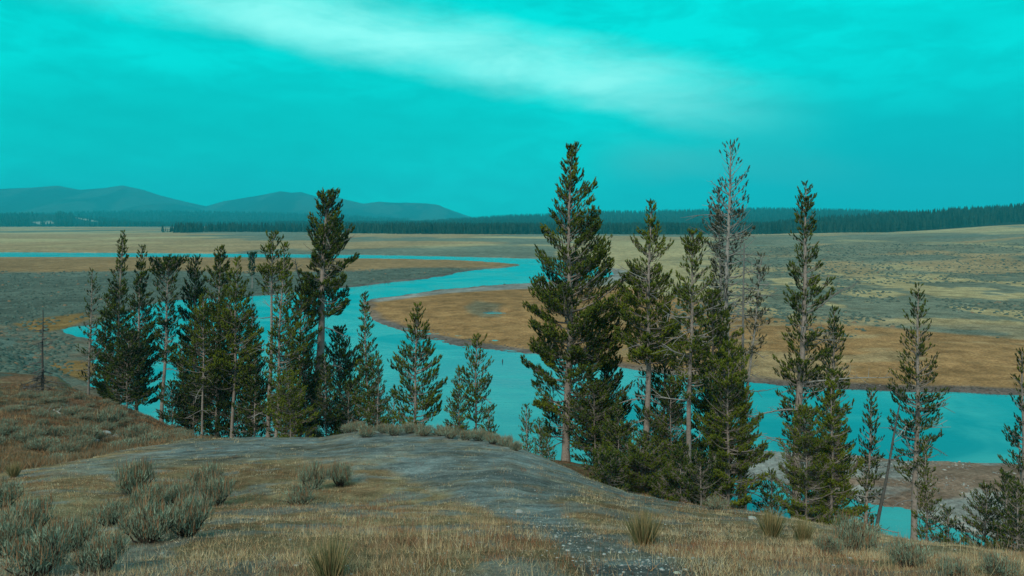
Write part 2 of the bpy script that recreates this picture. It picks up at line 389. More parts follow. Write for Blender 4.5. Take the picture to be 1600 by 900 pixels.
def water_mat():
    m, t, p = material('river_water')
    g = t.n('ShaderNodeNewGeometry').outputs['Position']
    mp = t.n('ShaderNodeMapping'); t.put(mp.inputs[0], g); mp.inputs['Scale'].default_value = (.35, 1., 1.)
    n1 = t.noise(mp.outputs[0], .9, 5, .6, .4); n2 = t.noise(g, .045, 4, .55, 1.)
    t.put(p.inputs['Base Color'], t.mix(t.mr(n2, .35, .65), (.01, .17, .23), (.06, .32, .34)))
    p.inputs['Roughness'].default_value = .08; p.inputs['IOR'].default_value = 1.4; p.inputs['Specular IOR Level'].default_value = .5
    b = t.n('ShaderNodeBump'); t.put(b.inputs['Strength'], t.mr(n2,   .35, .65, .15, .7)); b.inputs['Distance'].default_value = .12
    t.put(b.inputs['Height'], n1); t.put(p.inputs['Normal'], b.outputs[0])
    return m
M['water'] = water_mat()
# ------------------------------------------------------------------ ground sheet
def build_ground():
    us = list(np.arange(-.72, .7201, .0023))
    e = list(.72 + np.linspace(0, 1, 26)[1:] ** 1.3 * .28)
    top = [(-a, 1.) for a in e[::-1]] + [(a, 1.) for a in us] + [(a, 1.) for a in e]
    sv = np.linspace(1, -1, 22)[1:]
    ring = top + [(1., a) for a in sv] + [(a, -1.) for a in np.linspace(1, -1, 16)[1:]] + [(-1., a) for a in np.linspace(-1, 1, 22)[1:-1]]
    ring = np.array(ring); n = len(ring)
    r = [.35]
    while r[-1] < 11200: r.append(r[-1] * (1.0078 if r[-1] > 3 else 1.03))
    r = np.array(r); k = len(r)
    cx, rr = np.meshgrid(ring[:, 0], r); cy, _ = np.meshgrid(ring[:, 1], r)
    z, px, py, sd, isb = terrain(cx, cy, rr)
    x = cx * rr; y = cy * rr
    c = cover(x, np.where(cy > .99, y, rr), px, py, sd, isb.astype(float), z)
    v = np.stack([x, y, z], -1).reshape(-1, 3)
    i = np.arange(k - 1)[:, None]; j = np.arange(n)[None]; j2 = (j + 1) % n
    f = np.stack([i * n + j, i * n + j2, (i + 1) * n + j2, (i + 1) * n + j], -1).reshape(-1, 4)
    # flip so that normals look up
    f = f[:, ::-1]
    o = mesh_obj('ground', v, f, M['ground'], None, c.reshape(-1, 3), True)
    tag(o, kind='structure')
    return o
ground = build_ground()
w = mesh_obj('river', [(-3500, 45, W), (3500, 45, W), (3500, 1300, W), (-3500, 1300, W)], [(0, 1, 2, 3)], M['water'])
tag(w, kind='structure')

# ------------------------------------------------------------------ pines
def tuft_proto(seed, n=15):
    r = np.random.default_rng(seed); g = []; f = []
    # woody core of packed needles
    k = 5; a = np.arange(k) * 6.283 / k
    g += [(0, 0, 0)] + [(.17 * math.cos(t), .17 * math.sin(t), .5) for t in a] + [(0, 0, 1.05)]
    for i in range(k): f += [(0, 1 + (i + 1) % k, 1 + i), (6, 1 + i, 1 + (i + 1) % k)]
    for i in range(n):
        h = i / n * .95; an = i * 2.4 + r.random() * .5; L = .46 * (1 - .3 * h) * r.uniform(.8, 1.2); tilt = r.uniform(.5, 1.15)
        d = np.array([math.cos(an) * math.sin(tilt), math.sin(an) * math.sin(tilt), math.cos(tilt)])
        s = np.array([-math.sin(an), math.cos(an), 0]) * .085
        b = np.array([0, 0, h]); q = len(g)
        g += [tuple(b - s), tuple(b + s), tuple(b + d * L)]; f.append((q, q + 1, q + 2))
    return np.array(g, float), np.array(f)
TUFTS = [tuft_proto(s) for s in range(4)]
BARKC = np.array([.27, .25, .235]); BARKD = np.array([.13, .12, .115]); DEADC = np.array([.29, .31, .31])
SHAPES = {
 'cone':   [(0,.04),(.12,.16),(.3,.40),(.5,.7),(.7,.9),(.85,1),(1,.8)],
 'column': [(0,.05),(.08,.26),(.2,.6),(.4,.8),(.6,1),(.8,.95),(1,.7)],
 'tall':   [(0,.03),(.06,.15),(.14,.26),(.25,.42),(.35,.6),(.5,.95),(.6,1),(.75,.9),(.9,.8),(1,.55)],
 'flat':   [(0,.35),(.1,.95),(.22,1),(.32,.7),(.45,.35),(.6,.55),(.75,.6),(1,.5)],
 'rag':    [(0,.04),(.05,.22),(.12,.42),(.2,.5),(.3,.5),(.42,.9),(.55,.6),(.68,1),(.82,.8),(1,.6)],
 'spire':  [(0,.04),(.1,.17),(.25,.32),(.45,.52),(.65,.8),(.85,1),(1,.9)],
}
def make_pine(label, topx, topy, basex, Y, wL, wR, crown=(0., .95), shape='cone', dens=1., tone=.5, thick=1., bare=.3, tuft=.34,
              dead=0, deadlen=1., bend=0., group=None, name='pine_tree', up=1., cat='pine tree', grey=0., crownY=None, limbs=(), front=.45):
    seed = int(topx * 7 + topy * 13 + Y); r = np.random.default_rng(seed)
    bx = (basex - 800) / F * Y; by = Y
    bz = ground_at(basex, Y) - .12
    tz = zz(Y, topy); tx = (topx - 800) / F * Y; H = tz - bz
    root = empty(name, (bx, by, bz)); s = 1 / F * Y
    lean = np.array([tx - bx, r.uniform(-.02, .02) * H])
    ph = r.uniform(0, 6.28, 2); wob = .006 * H
    def axis(t):   # t 0 base .. 1 top
        t = np.asarray(t, float)
        q = t
        ox = lean[0] * (q + bend * np.sin(q * math.pi)) + wob * np.sin(q * 7 + ph[0]) * np.sin(q * math.pi)
        oy = lean[1] * q + wob * np.sin(q * 6 + ph[1]) * np.sin(q * math.pi)
        return np.stack([ox, oy, q * H], -1)
    fin = float(np.clip(Y / 46, .58, 1.)); tuft = tuft * .66 * fin
    r0 = .0105 * H * thick
    wood = Geo()
    tt = np.linspace(0, 1, 22)
    rad = r0 * (1 - tt) ** .8 + .012; rad[0] *= 1.35
    tv, tf = tubes(axis(tt)[None], rad[None], 9)
    bc = BARKC * (1 - grey) + DEADC * grey
    wood.add(tv, tf, bc * (.9 + .2 * r.random()))
    # whorls of limbs
    c0, c1 = crown
    sh = np.array(SHAPES[shape]); P = []; Rd = []; tp = []; td = []; tsz = []; ttone = []; tw = []
    h = c0 + .012
    ps = r.uniform(0, 6.28)
    while h < c1:
        rel = (h - c0) / (c1 - c0)
        wrel = np.interp(rel, sh[:, 0], sh[:, 1])
        nb = r.integers(3, 6)
        for b in range(nb):
            phi = ps + b * 6.283 / nb + r.uniform(-.4, .4)
            side = (1 + math.cos(phi)) / 2
            wid = (wL * (1 - side) + wR * side) * s * wrel
            L = wid * r.choice([r.uniform(.35, .7), r.uniform(.7, 1.0), r.uniform(.85, 1.15)]) + .12
            hh = h + r.uniform(-.5, .5) * min(.36, .13 + .022 * H) / H
            p0 = axis(1 - hh)
            a = np.interp(rel, [0, .15, .45, 1], [1.3, .7, .25, -.2]) * up + r.uniform(-.22, .22)
            bq = np.interp(rel, [0, .4, 1], [.2, .35, .5]) 
            t = np.linspace(0, 1, 5)
            d = np.array([math.cos(phi), math.sin(phi), 0.]); lat = np.array([-d[1], d[0], 0.])
            cv = r.uniform(-.18, .18)
            L3 = L / max(1., math.sqrt(1 + a * a) * .8)
            L3 = L if rel > .2 else L * .9
            rise = L3 * (a + bq); avail = hh * H + .10
            if rise > avail: a *= avail / rise; bq *= avail / rise
            path = p0 + d * (t[:, None] * L3) + lat * (cv * L3 * t[:, None] ** 2) + np.array([0, 0, 1.]) * (L3 * (a * t + bq * t * t))[:, None]
            P.append(path); rb = min(.35 * r0, .015 * L + .012); Rd.append(rb * (1 - .8 * t) + .003)
            # needle tufts
            if r.random() > min(1, dens * 1.35) or (math.sin(phi) < -.45 and rel > .15 and r.random() < front): continue
            nt = int(max(1, 1.25 / fin ** .7 * (L / tuft) * (2.4 + 2.1 * min(L, 2.5)) * dens * r.uniform(.7, 1.2)))
            bt0 = bare * min(1, L / 1.2) * (.6 + .6 * rel)
            tau = bt0 + (1 - bt0) * r.random(nt) ** .9; tau[0] = 1.
            ctr = p0 + d * (tau[:, None] * L3) + lat * (cv * L3 * tau[:, None] ** 2) + np.array([0, 0, 1.]) * (L3 * (a * tau + bq * tau * tau))[:, None]
            sp = r.uniform(-1, 1, nt); spread = .42 * L3 * (1 - tau) * 1.3 + .05 * L3
            spread = np.minimum(spread, .32 * L3 + .1)
            off = lat * (sp * spread)[:, None] + np.array([0, 0, 1.]) * (r.uniform(-.22, .42, nt) * np.minimum(tuft * 2.4, L3))[:, None] + d * (r.uniform(-.02, .1, nt) * L3)[:, None]
            pos = ctr + off
            dr = d * r.uniform(.1, .9, nt)[:, None] + lat * (sp * .7)[:, None] + np.array([0, 0, 1.]) * (.7 + .5 * (1 - rel) + r.uniform(-.3, .5, nt))[:, None]
            tp.append(pos); td.append(dr); tsz.append(tuft * r.uniform(.75, 1.25, nt) * (1 if H > 6 else .8))
            ttone.append(np.clip(tone + r.normal(0, .13) + r.normal(0, .12, nt), 0, 1))
            sel = r.random(nt) < .6
            if sel.any():
                q0 = ctr[sel] - d * (np.minimum(.12 * L3, .2)); q1 = pos[sel]
                tw.append(np.stack([q0, (q0 + q1) / 2 + [0, 0, -.01], q1], 1))
        h += r.uniform(.7, 1.3) * min(.36, .13 + .022 * H) / H
        ps += 1.1
    # leader tuft
    tp.append(axis(1.)[None]); td.append(np.array([[0, 0, 1.]])); tsz.append(np.array([tuft * 1.2])); ttone.append(np.array([tone]))
    v, f = tubes(np.array(P), np.array(Rd), 4)
    wood.add(v, f, bc * 1.05 * (1 - grey * .0))
    if tw:
        q = np.concatenate(tw); v, f = tubes(q, np.full(q.shape[:2], .007 + .0025 * Y / 40), 3); wood.add(v, f, bc * .8)
    # dead bare limbs below and inside the crown
    for i in range(dead):
        t0 = r.uniform(.04, 1 - c1 + .35); phi = r.uniform(0, 6.283); d = np.array([math.cos(phi), math.sin(phi), 0.])
        L = r.uniform(.5, 1.5) * deadlen; t = np.linspace(0, 1, 6); lat = np.array([-d[1], d[0], 0]) * r.uniform(-.3, .3)
        a = r.uniform(-.35, .35); b2 = r.uniform(-.5, .6)
        pa = axis(t0) + d * (t[:, None] * L) + lat * (L * t[:, None] ** 2) + np.array([0, 0, 1.]) * (L * (a * t + b2 * t * t))[:, None]
        Ps = [pa]; Rs = [.028 * (1 - .85 * t) + .007]
        for _ in range(3):
            k = r.integers(2, 5); e = pa[k] + (d * r.uniform(.2, .4) + np.array([r.uniform(-.3, .3), r.uniform(-.3, .3), r.uniform(-.3, .3)])) * L
            Ps.append(np.linspace(pa[k], e, 6)); Rs.append(.012 * (1 - .7 * t) + .005)
        v, f = tubes(np.array(Ps), np.array(Rs), 4); wood.add(v, f, DEADC * r.uniform(.6, 1.1))
    wood.build('trunk', M['wood'], root)
    # needles
    tp = np.concatenate(tp); td = np.concatenate(td); tsz = np.concatenate(tsz); ttone = np.concatenate(ttone)
    n = len(tp); cg = Geo(); which = r.integers(0, 4, n)
    dark = np.array([.010, .034, .020]); lite = np.array([.18, .23, .022])
    if grey > .4: dark = np.array([.05, .065, .05]); lite = np.array([.15, .155, .09])
    for k in range(4):
        m = which == k
        if not m.any(): continue
        pv, pf = TUFTS[k]; v, f = scatter(pv, pf, tp[m], td[m], tsz[m])
        tn = ttone[m][:, None, None]; cc = dark * (1 - tn) + lite * tn
        tipw = np.clip(np.linalg.norm(pv[:, :2], axis=1) / .4, 0, 1)[None, :, None]
        cc = np.broadcast_to(cc, (m.sum(), len(pv), 3)) * (1 + 0 * tipw)
        cg.add(v, f, cc.reshape(-1, 3))
    cg.build('crown', M['needles'], root)
    # named big limbs: list of (height px y, [(px,py,dy)...], radius, tufts)
    for lb in limbs:
        pts = [((x_ - 800) / F * (Y + dy) - bx, dy, zz(Y + dy, y_) - bz) for x_, y_, dy in lb['p']]
        pts = np.array(pts); K = 14; tq = np.linspace(0, 1, K); src = np.linspace(0, 1, len(pts))
        path = np.stack([np.interp(tq, src, pts[:, i]) for i in range(3)], 1)
        path[1:-1] = (path[:-2] + 2 * path[1:-1] + path[2:]) / 4
        g = Geo(); rr = lb.get('r', .04) * (1 - .85 * tq) + .006
        v, f = tubes(path[None], rr[None], 6); g.add(v, f, DEADC * lb.get('c', .8))
        L = np.linalg.norm(path[-1] - path[0])
        for k in range(2, K - 1):
            for _ in range(2):
                e = path[k] + r.normal(0, .12, 3) * L * [1, 1, .8] + (path[min(k + 1, K - 1)] - path[k - 1]) * .5
                mid = (path[k] + e) / 2 + r.normal(0, .02, 3) * L
                v, f = tubes(np.array([[path[k], mid, e]]), np.array([[.012, .008, .003]]) * lb.get('r', .04) / .04, 3); g.add(v, f, DEADC * lb.get('c', .8) * .9)
        g.build('dead_branch' , M['wood'], root)
    tag(root, label, cat, group)
    return root
TREES = []
def T(*a, **k): TREES.append(make_pine(*a, **k))
# left stand, from the hillside towards the big leaning pine
T('thin dark sparse pine at the left end of the left stand beside the bare spar', 146,424,138,66,13,18,(0,.9),'column',.55,.3,.8,.2,.34,12,.6)
T('tall narrow pine whose pointed top rises above the far river strip', 194,365,181,68,34,30,(0,.95),'spire',1.15,.34,.9,.25,.38,14)
T('half hidden dark pine between the thin left pine and the tall pointed one', 168,462,166,72,18,18,(0,.95),'cone',1.2,.22,.8,.2,.38)
T('tall dark spire shaped pine just right of the pointed pine in the left stand', 224,387,213,66,24,38,(0,.96),'spire',1.2,.25,.9,.25,.38,14)
T('dark pine with a flat umbrella top and open trunk in the left stand', 263,408,252,64,30,30,(0,.62),'flat',1.0,.2,1.1,.35,.38,16)
T('dark ragged pine right of the umbrella topped one, blue water showing at its left', 305,404,300,67,30,26,(0,.9),'rag',1.3,.18,1.,.3,.38,8)
T('dense pine with a rounded dark top between two golden green ones in the left stand', 345,390,340,62,32,28,(0,.85),'column',1.3,.3,1.,.25,.38,8)
T('golden green pine with a narrow conical top in front of the left stand', 373,406,362,57,42,46,(0,.72),'cone',1.3,.58,.85,.25,.34,16)
T('lower golden green pine leaning its crown left, double thin trunk bare at the foot', 320,464,316,56,44,32,(0,.66),'cone',1.3,.5,.7,.25,.34,14)
T('low dark pine behind the double trunk of the left stand', 285,540,292,61,22,24,(0,.95),'cone',1.,.25,.8,.2,.36)
T('dark pine filling the back of the stand left of the pale twin trunks', 395,480,392,62,15,15,(0,.9),'column',1.2,.2,.9,.25,.38)
T('tall pine with a tufted narrow top, left one of the pale twin trunks', 428,368,419,54,24,30,(0,.30),'rag',1.,.42,1.,.2,.36,26,.9)
T('tall golden green pine with a whitish thin trunk, right one of the pale twin trunks', 446,384,431,52,20,42,(0,.84),'cone',.95,.52,.8,.3,.34,26,.9)
T('dense green pine right of the whitish trunk, broad towards its foot', 470,440,468,56,26,44,(0,.97),'column',1.3,.42,.8,.2,.36)
T('low golden bushy pine at the foot of the whitish trunk', 450,585,455,48,46,42,(0,.98),'cone',1.3,.6,.7,.1,.32)
T('big leaning pine with a heavy one sided crown and thick brown trunk', 511,304,486,57,40,56,(0,.50),'rag',1.3,.32,2.0,.3,.42,36,1.6,bend=.16,
  limbs=[{'p':[(499,462,0),(480,452,-.3),(470,440,-.6),(463,420,-.8),(462,405,-1)],'r':.09,'c':.75},
         {'p':[(490,580,0),(505,588,-.5),(512,610,-.8),(500,645,-1)],'r':.07,'c':.85},{'p':[(492,590,0),(520,570,-.6),(535,575,-1)],'r':.06,'c':.8},{'p':[(500,510,0),(520,515,-.6),(545,528,-1.)],'r':.04,'c':.7}])
T('hanging dark foliage pine behind the big leaning trunk', 530,515,534,60,36,44,(0,.97),'column',1.1,.3,.8,.2,.38)
T('small dark pine at the right foot of the big leaning pine', 508,560,510,52,28,30,(0,.97),'cone',1.2,.28,.8,.2,.34)
T('narrow dense spruce like tree standing between the leaning pine and the open water', 568,462,578,50,24,32,(0,.97),'spire',1.4,.4,.7,.05,.26,name='spruce_tree',cat='spruce tree')
T('short dense dark conifer pressed against the right side of the narrow spruce', 592,560,590,49,26,22,(0,.97),'cone',1.4,.38,.7,.1,.28)
T('knee high green pine sapling right of the narrow spruce', 616,615,614,46,16,14,(0,.97),'cone',1.1,.4,.7,.1,.26)
T('well shaped pine standing alone in front of the water above the crest shrubs', 652,482,646,44,40,42,(0,.93),'tall',.85,.45,1.,.3,.36)
T('bushy bright green young pine left of its thinner neighbour by the water', 718,580,717,42,26,24,(0,.98),'cone',1.4,.5,.8,.1,.30)
T('thin open young pine with a bare mid trunk, right of the bushy young one', 745,530,742,43,22,28,(0,.72),'column',.8,.45,.8,.15,.32,6)
T('low spreading pine seedling at the right foot of the thin open young pine', 764,640,762,42,16,16,(0,.98),'cone',.9,.4,.7,.1,.30)
T('taller sapling on the crest edge beside the tallest pine', 822,637,824,33,9,10,(0,.97),'column',.9,.4,.7,.1,.26)
T('shorter sapling on the crest edge right of the taller sapling', 843,660,845,32,10,11,(0,.97),'column',.9,.4,.7,.1,.26)
T('tiny sapling at the drop of the bluff nearest to the tallest pine trunk', 856,682,857,31,8,8,(0,.97),'column',.9,.4,.7,.1,.24)
# middle stand
T('tallest full crowned pine in the centre with a straight grey trunk', 892,233,884,44,66,92,(0,.93),'tall',1.15,.42,1.2,.34,.37,30,1.3)
T('low dark pine at the right foot of the tallest central pine', 928,600,930,42,46,40,(0,.97),'column',1.15,.32,.8,.25,.36)
T('small dark pine on the slope between the central pine and its right neighbour', 965,640,968,38,36,34,(0,.97),'cone',1.2,.3,.8,.2,.34)
T('golden green pointed pine right of the tallest central pine', 1019,320,1008,41,54,56,(0,.60),'cone',1.2,.55,1.15,.3,.36,34,1.2)
T('dark pine crown behind the golden green pointed pine', 1038,470,1035,46,44,36,(0,.96),'column',.9,.3,.9,.25,.38)
T('low bushy green pine covering the slope below the golden green pine', 1000,690,1005,31,62,58,(0,.98),'cone',1.9,.42,.8,.15,.30)
T('low bushy dark pine below the pale straight trunk', 1065,700,1062,29,46,44,(0,.98),'cone',1.9,.36,.8,.15,.30)
T('slender pine with a small tufted top and pale straight trunk right of centre', 1083,366,1076,38,36,44,(0,.62),'rag',1.,.5,1.,.25,.33,30,1.2)
T('broad dark pine behind the pale straight trunk', 1112,460,1115,43,48,52,(0,.97),'column',1.1,.38,.9,.25,.37)
T('tall thin grey pine nearly dead, with a sparse brownish crown against the sky', 1140,226,1134,46,42,48,(0,.52),'rag',.4,.35,1.15,.3,.36,60,1.9,grey=.75,
  limbs=[{'p':[(1141,372,0),(1160,366,0),(1180,370,.3)],'r':.035},{'p':[(1141,400,0),(1158,385,-.3),(1164,350,-.5)],'r':.035},{'p':[(1139,305,0),(1123,295,0),(1110,282,0)],'r':.03},{'p':[(1139,330,0),(1128,318,0),(1107,300,0)],'r':.025}])
T('second grey sparse trunk close on the left of the tall nearly dead pine', 1122,300,1124,47,24,14,(0,.45),'rag',.6,.38,.8,.3,.34,22,1.,grey=.6)
T('dense green pine with foliage to the ground at the right end of the middle stand', 1138,540,1137,34,50,54,(0,.98),'column',1.6,.52,.9,.2,.31,8)
T('sparse half dead pine leaning right at the edge of the middle stand', 1192,402,1163,45,14,22,(0,.38),'rag',.6,.4,.7,.25,.32,22,1.2,grey=.5,bend=-.22)
T('small dark pine by the side channel right of the middle stand', 1206,740,1206,36,26,28,(0,.98),'cone',.9,.3,.8,.2,.32)
# right stand
T('tall ragged pine with long bare side branches in the right stand', 1262,290,1243,42,34,40,(0,.74),'rag',.95,.34,1.25,.3,.35,22,1.4,
  limbs=[{'p':[(1254,492,0),(1280,480,-.5),(1310,455,-.8),(1338,445,-1.2)],'r':.05,'c':.6},{'p':[(1251,598,0),(1290,594,-.6),(1340,590,-1),(1395,590,-1.2)],'r':.05,'c':1.},
         {'p':[(1250,640,0),(1225,640,-1),(1195,645,-1.5),(1170,652,-2)],'r':.05,'c':1.},{'p':[(1252,545,0),(1270,530,-.5),(1285,520,-.8)],'r':.04,'c':.9}])
T('dark narrow pine behind the right side of the tall ragged pine', 1303,486,1296,46,30,30,(0,.97),'column',.95,.28,.9,.25,.36,8)
T('bright green bushy pine under the tall ragged pine', 1256,640,1262,27,44,44,(0,.98),'column',2.1,.6,.8,.15,.27)
T('bright green young pine with a thin trunk, right one of the bushy pair', 1298,585,1298,28,36,46,(0,.98),'cone',2.,.62,.8,.15,.28)
T('small thin dark pine crossing the leaning dead spar', 1360,612,1352,31,15,17,(0,.97),'column',.8,.26,.9,.2,.28,8)
T('medium pine with a neat narrow crown on the right, water behind its foot', 1434,447,1428,36,36,36,(0,.76),'tall',.85,.3,1.1,.25,.31,14,1.3,
  limbs=[{'p':[(1434,690,0),(1460,700,-.3),(1480,712,-.5)],'r':.025,'c':.5}])
T('small light green pine overlapping the trunk of the medium right pine', 1448,690,1448,27,18,22,(0,.97),'cone',.75,.5,.7,.2,.27)
T('low broad dark green pine near the lower right', 1540,762,1540,24,52,44,(0,.98),'cone',1.1,.3,.8,.15,.27)
T('low dark pine seedling between the medium pine and the low broad pine', 1482,800,1484,25,22,22,(0,.98),'cone',.9,.3,.7,.15,.25)
T('open branched pine half cut by the right edge of the picture', 1594,548,1596,26,30,30,(0,.97),'tall',.7,.26,1.,.3,.30,14)
T('dark bushy pine at the lower right corner in front of the open branched one',1572,745,1574,23,36,44,(0,.98),'cone',1.2,.2,.8,.15,.28)
T('dark pine at the very right behind the low broad pine', 1588,760,1590,21,34,30,(0,.98),'cone',1.,.3,.8,.15,.26)

for a_ in [('low dark pine filling the foot of the stand behind the pointed pine',200,520,198,63,36,36),
 ('broad dark low pine at the foot of the ragged dark pine',338,530,337,59,36,34),('dark low pine behind the pale twin trunks',398,560,398,56,30,24),('dark low pine left of the leaning trunk foot',478,570,478,55,26,26),
 ('dark little pine at the foot of the ragged dark pine',302,590,302,60,30,28),('low dark pine between the double trunk and the golden green conical pine',372,575,372,58,26,26),('low dark pine at the foot of the pale twin trunks',438,600,440,54,28,28),('dark small pine at the foot of the umbrella topped pine',268,600,270,60,22,20),
 ('broad low dark pine in the shade right of the leaning trunk',545,600,545,52,28,26)]:
    T(a_[0],a_[1],a_[2],a_[3],a_[4],a_[5],a_[6],(0,.98),'column',1.0,.2,.8,.2,.36)
for a_ in [('dark low pine under the right side of the tallest central pine',945,560,948,45,42,44),('dark low pine between the golden green pine and the pale straight trunk',1048,600,1050,40,42,40),('low dark pine on the bluff edge left of the rust brown shrub',1095,715,1095,26,40,36),
 ('dark green low pine at the shoulder of the bluff left of the low bushy pines',950,715,952,28,40,36)]:
    T(a_[0],a_[1],a_[2],a_[3],a_[4],a_[5],a_[6],(0,.98),'column',1.6,.28,.8,.15,.32)
# lone far trees on the left plain
def far_conifer(label, px, topy, basey, w, dens=1., grey=0.):
    Y = -(-24.) * F / (basey - HY); Hh = (basey - topy) / F * Y
    T(label, px, topy, px, Y, w, w, (0,.62), 'flat' if grey == 0 else 'column', dens, .1, 1.2, .0, 1.3, group=None)
far_conifer('small lone round headed tree on the sage plain behind the left stand', 394,398,450,6,.7)

# bare spars
def spar(label, topx, topy, basex, Y, r0, nbr, brl, c=.55, low=True, bend=0.):
    r = np.random.default_rng(int(topx)); bx = (basex - 800) / F * Y; bz = ground_at(basex, Y) - .1
    top = np.array([(topx - 800) / F * Y - bx, 0, zz(Y, topy) - bz]); root = empty('dead_tree', (bx, Y, bz))
    t = np.linspace(0, 1, 14); path = top * t[:, None]; path[:, 0] += bend * np.sin(t * math.pi); path[:, 1] += .03 * np.sin(t * 9)
    g = Geo(); v, f = tubes(path[None], (r0 * (1 - .8 * t) + .01)[None], 7); g.add(v, f, DEADC * c); g.build('trunk', M['wood'], root)
    for i in range(nbr):
        P = []; Q = []
        h = r.uniform(.02, .3) if low and r.random() < .7 else r.uniform(.1, .95)
        phi = r.uniform(0, 6.28); L = brl * r.uniform(.4, 1.1) * (1.1 - h); tq = np.linspace(0, 1, 6)
        d = np.array([math.cos(phi), math.sin(phi), r.uniform(-.5, .1)]); p0 = np.array([np.interp(h, t, path[:, i_]) for i_ in range(3)])
        pa = p0 + d * (tq[:, None] * L) + np.array([0, 0, .35 * L]) * tq[:, None] ** 2 * r.uniform(-.6, 1)
        P.append(pa); Q.append((.016 * (1 - .8 * tq) + .006) * max(1, Y / 28))
        for _ in range(3):
            k = r.integers(1, 5); P.append(np.linspace(pa[k], pa[k] + r.normal(0, .25, 3) * L, 6)); Q.append((.007 * (1 - .5 * tq) + .003) * max(1, Y / 28))
        g = Geo(); v, f = tubes(np.array(P), np.array(Q), 4); g.add(v, f, DEADC * min(1, c * 1.5)); g.build('branch', M['wood'], root)
    tag(root, label, 'dead tree'); return root
spar('dark bare spar with a skirt of grey twigs standing alone on the left hillside', 67,484,66,62,.10,40,1.9,.28)
spar('straight bare grey snag right of the tall nearly dead pine', 1163,380,1156,44,.13,26,1.3,.6,False)
spar('leaning dark dead spar crossing the small thin dark pine on the right', 1406,632,1364,30,.07,10,.9,.35,False)
spar('short broken grey stick standing on the left hillside below the stand', 128,648,128,50,.05,3,.3,.3)

# ------------------------------------------------------------------ far forests (read as one mass)
def conifer_proto(seed):
    r = np.random.default_rng(seed); V = []; Fc = []
    for (z0, z1, rad) in ((.02, .55, .20), (.3, .8, .15), (.58, 1.02, .09)):
        q = len(V); k = 5
        V += [(rad * r.uniform(.7, 1.3) * math.cos(a), rad * r.uniform(.7, 1.3) * math.sin(a), z0 + r.uniform(-.04, .04)) for a in np.arange(k) * 6.283 / k + r.random()]
        V.append((r.uniform(-.01, .01), 0, z1)); Fc += [(q + i, q + (i + 1) % k, q + k) for i in range(k)]
    return np.array(V), np.array(Fc)
CON = [conifer_proto(s) for s in range(3)]
def forest(name, label, n, pxr, Yr, test, h, wide=1.):
    px = rng.uniform(*pxr, n); Y = np.exp(rng.uniform(math.log(Yr[0]), math.log(Yr[1]), n))
    x = (px - 800) / F * Y; keep = test(px, Y, x); px, Y, x = px[keep], Y[keep], x[keep]
    z = gz(x, Y); hs = h * rng.uniform(.4, 1.45, len(px)) * (1 + .25 * (fbm(x / 60, Y / 60, 91) - .5)); g = Geo(); wh = rng.integers(0, 3, len(px))
    for k in range(3):
        m = wh == k; pv, pf = CON[k]; pos = np.stack([x[m], Y[m], z[m] - .3], 1)
        D = np.stack([rng.normal(0, .02, m.sum()), rng.normal(0, .02, m.sum()), np.ones(m.sum())], 1)
        v, f = scatter(pv, pf, pos, D, np.stack([hs[m] * wide, hs[m] * wide, hs[m]], 1))
        tn = rng.uniform(.5, 1.5, m.sum())[:, None, None]
        g.add(v, f, (np.array([.016, .034, .026]) * tn * np.ones((1, len(pv), 1))).reshape(-1, 3))
    o = g.build(name, M['forest']); tag(o, label, 'forest', kind='stuff'); return o
def edge_y(px):   # image row of the forest foot -> distance of its edge
    return np.interp(px, [-200, 560, 640, 800, 1000, 1200, 1300, 1390, 1420, 1500, 1560, 1600, 1800], [1400, 1400, 1350, 1320, 1320, 1300, 1280, 1300, 1330, 1450, 1500, 1520, 1560])
forest('near_forest', 'dark conifer forest edge along the foot of the right ridge', 17000, (540, 1760), (1270, 2000),
       lambda px, Y, x: (Y > edge_y(px) + 60 * (fbm(x / 40, px * 0, 92) - .3)), 15)
forest('ridge_forest', 'blue dark conifer forest covering the long low ridge behind', 22000, (430, 1760), (2550, 4350), lambda px, Y, x: Y > 2500, 18)
forest('plain_grove', 'dark grove of conifers far out on the left plain', 1500, (250, 560), (1500, 1850),
       lambda px, Y, x: (rng.random(len(px)) < np.where(px < 272, .08, 1)) & (Y > np.interp(px, [250, 300, 330, 560], [1500, 1500, 1620, 1560])) & (px > 250), 15)
forest('far_hill_forest', 'hazy conifer forest on the far low hills at the left', 12000, (-250, 640), (3000, 6000),
       lambda px, Y, x: ~((Y < 4600) & (((px > 45) & (px < 86)) | ((px > 114) & (px < 154))) & (rng.random(len(px)) < .8)), 17, 1.2)

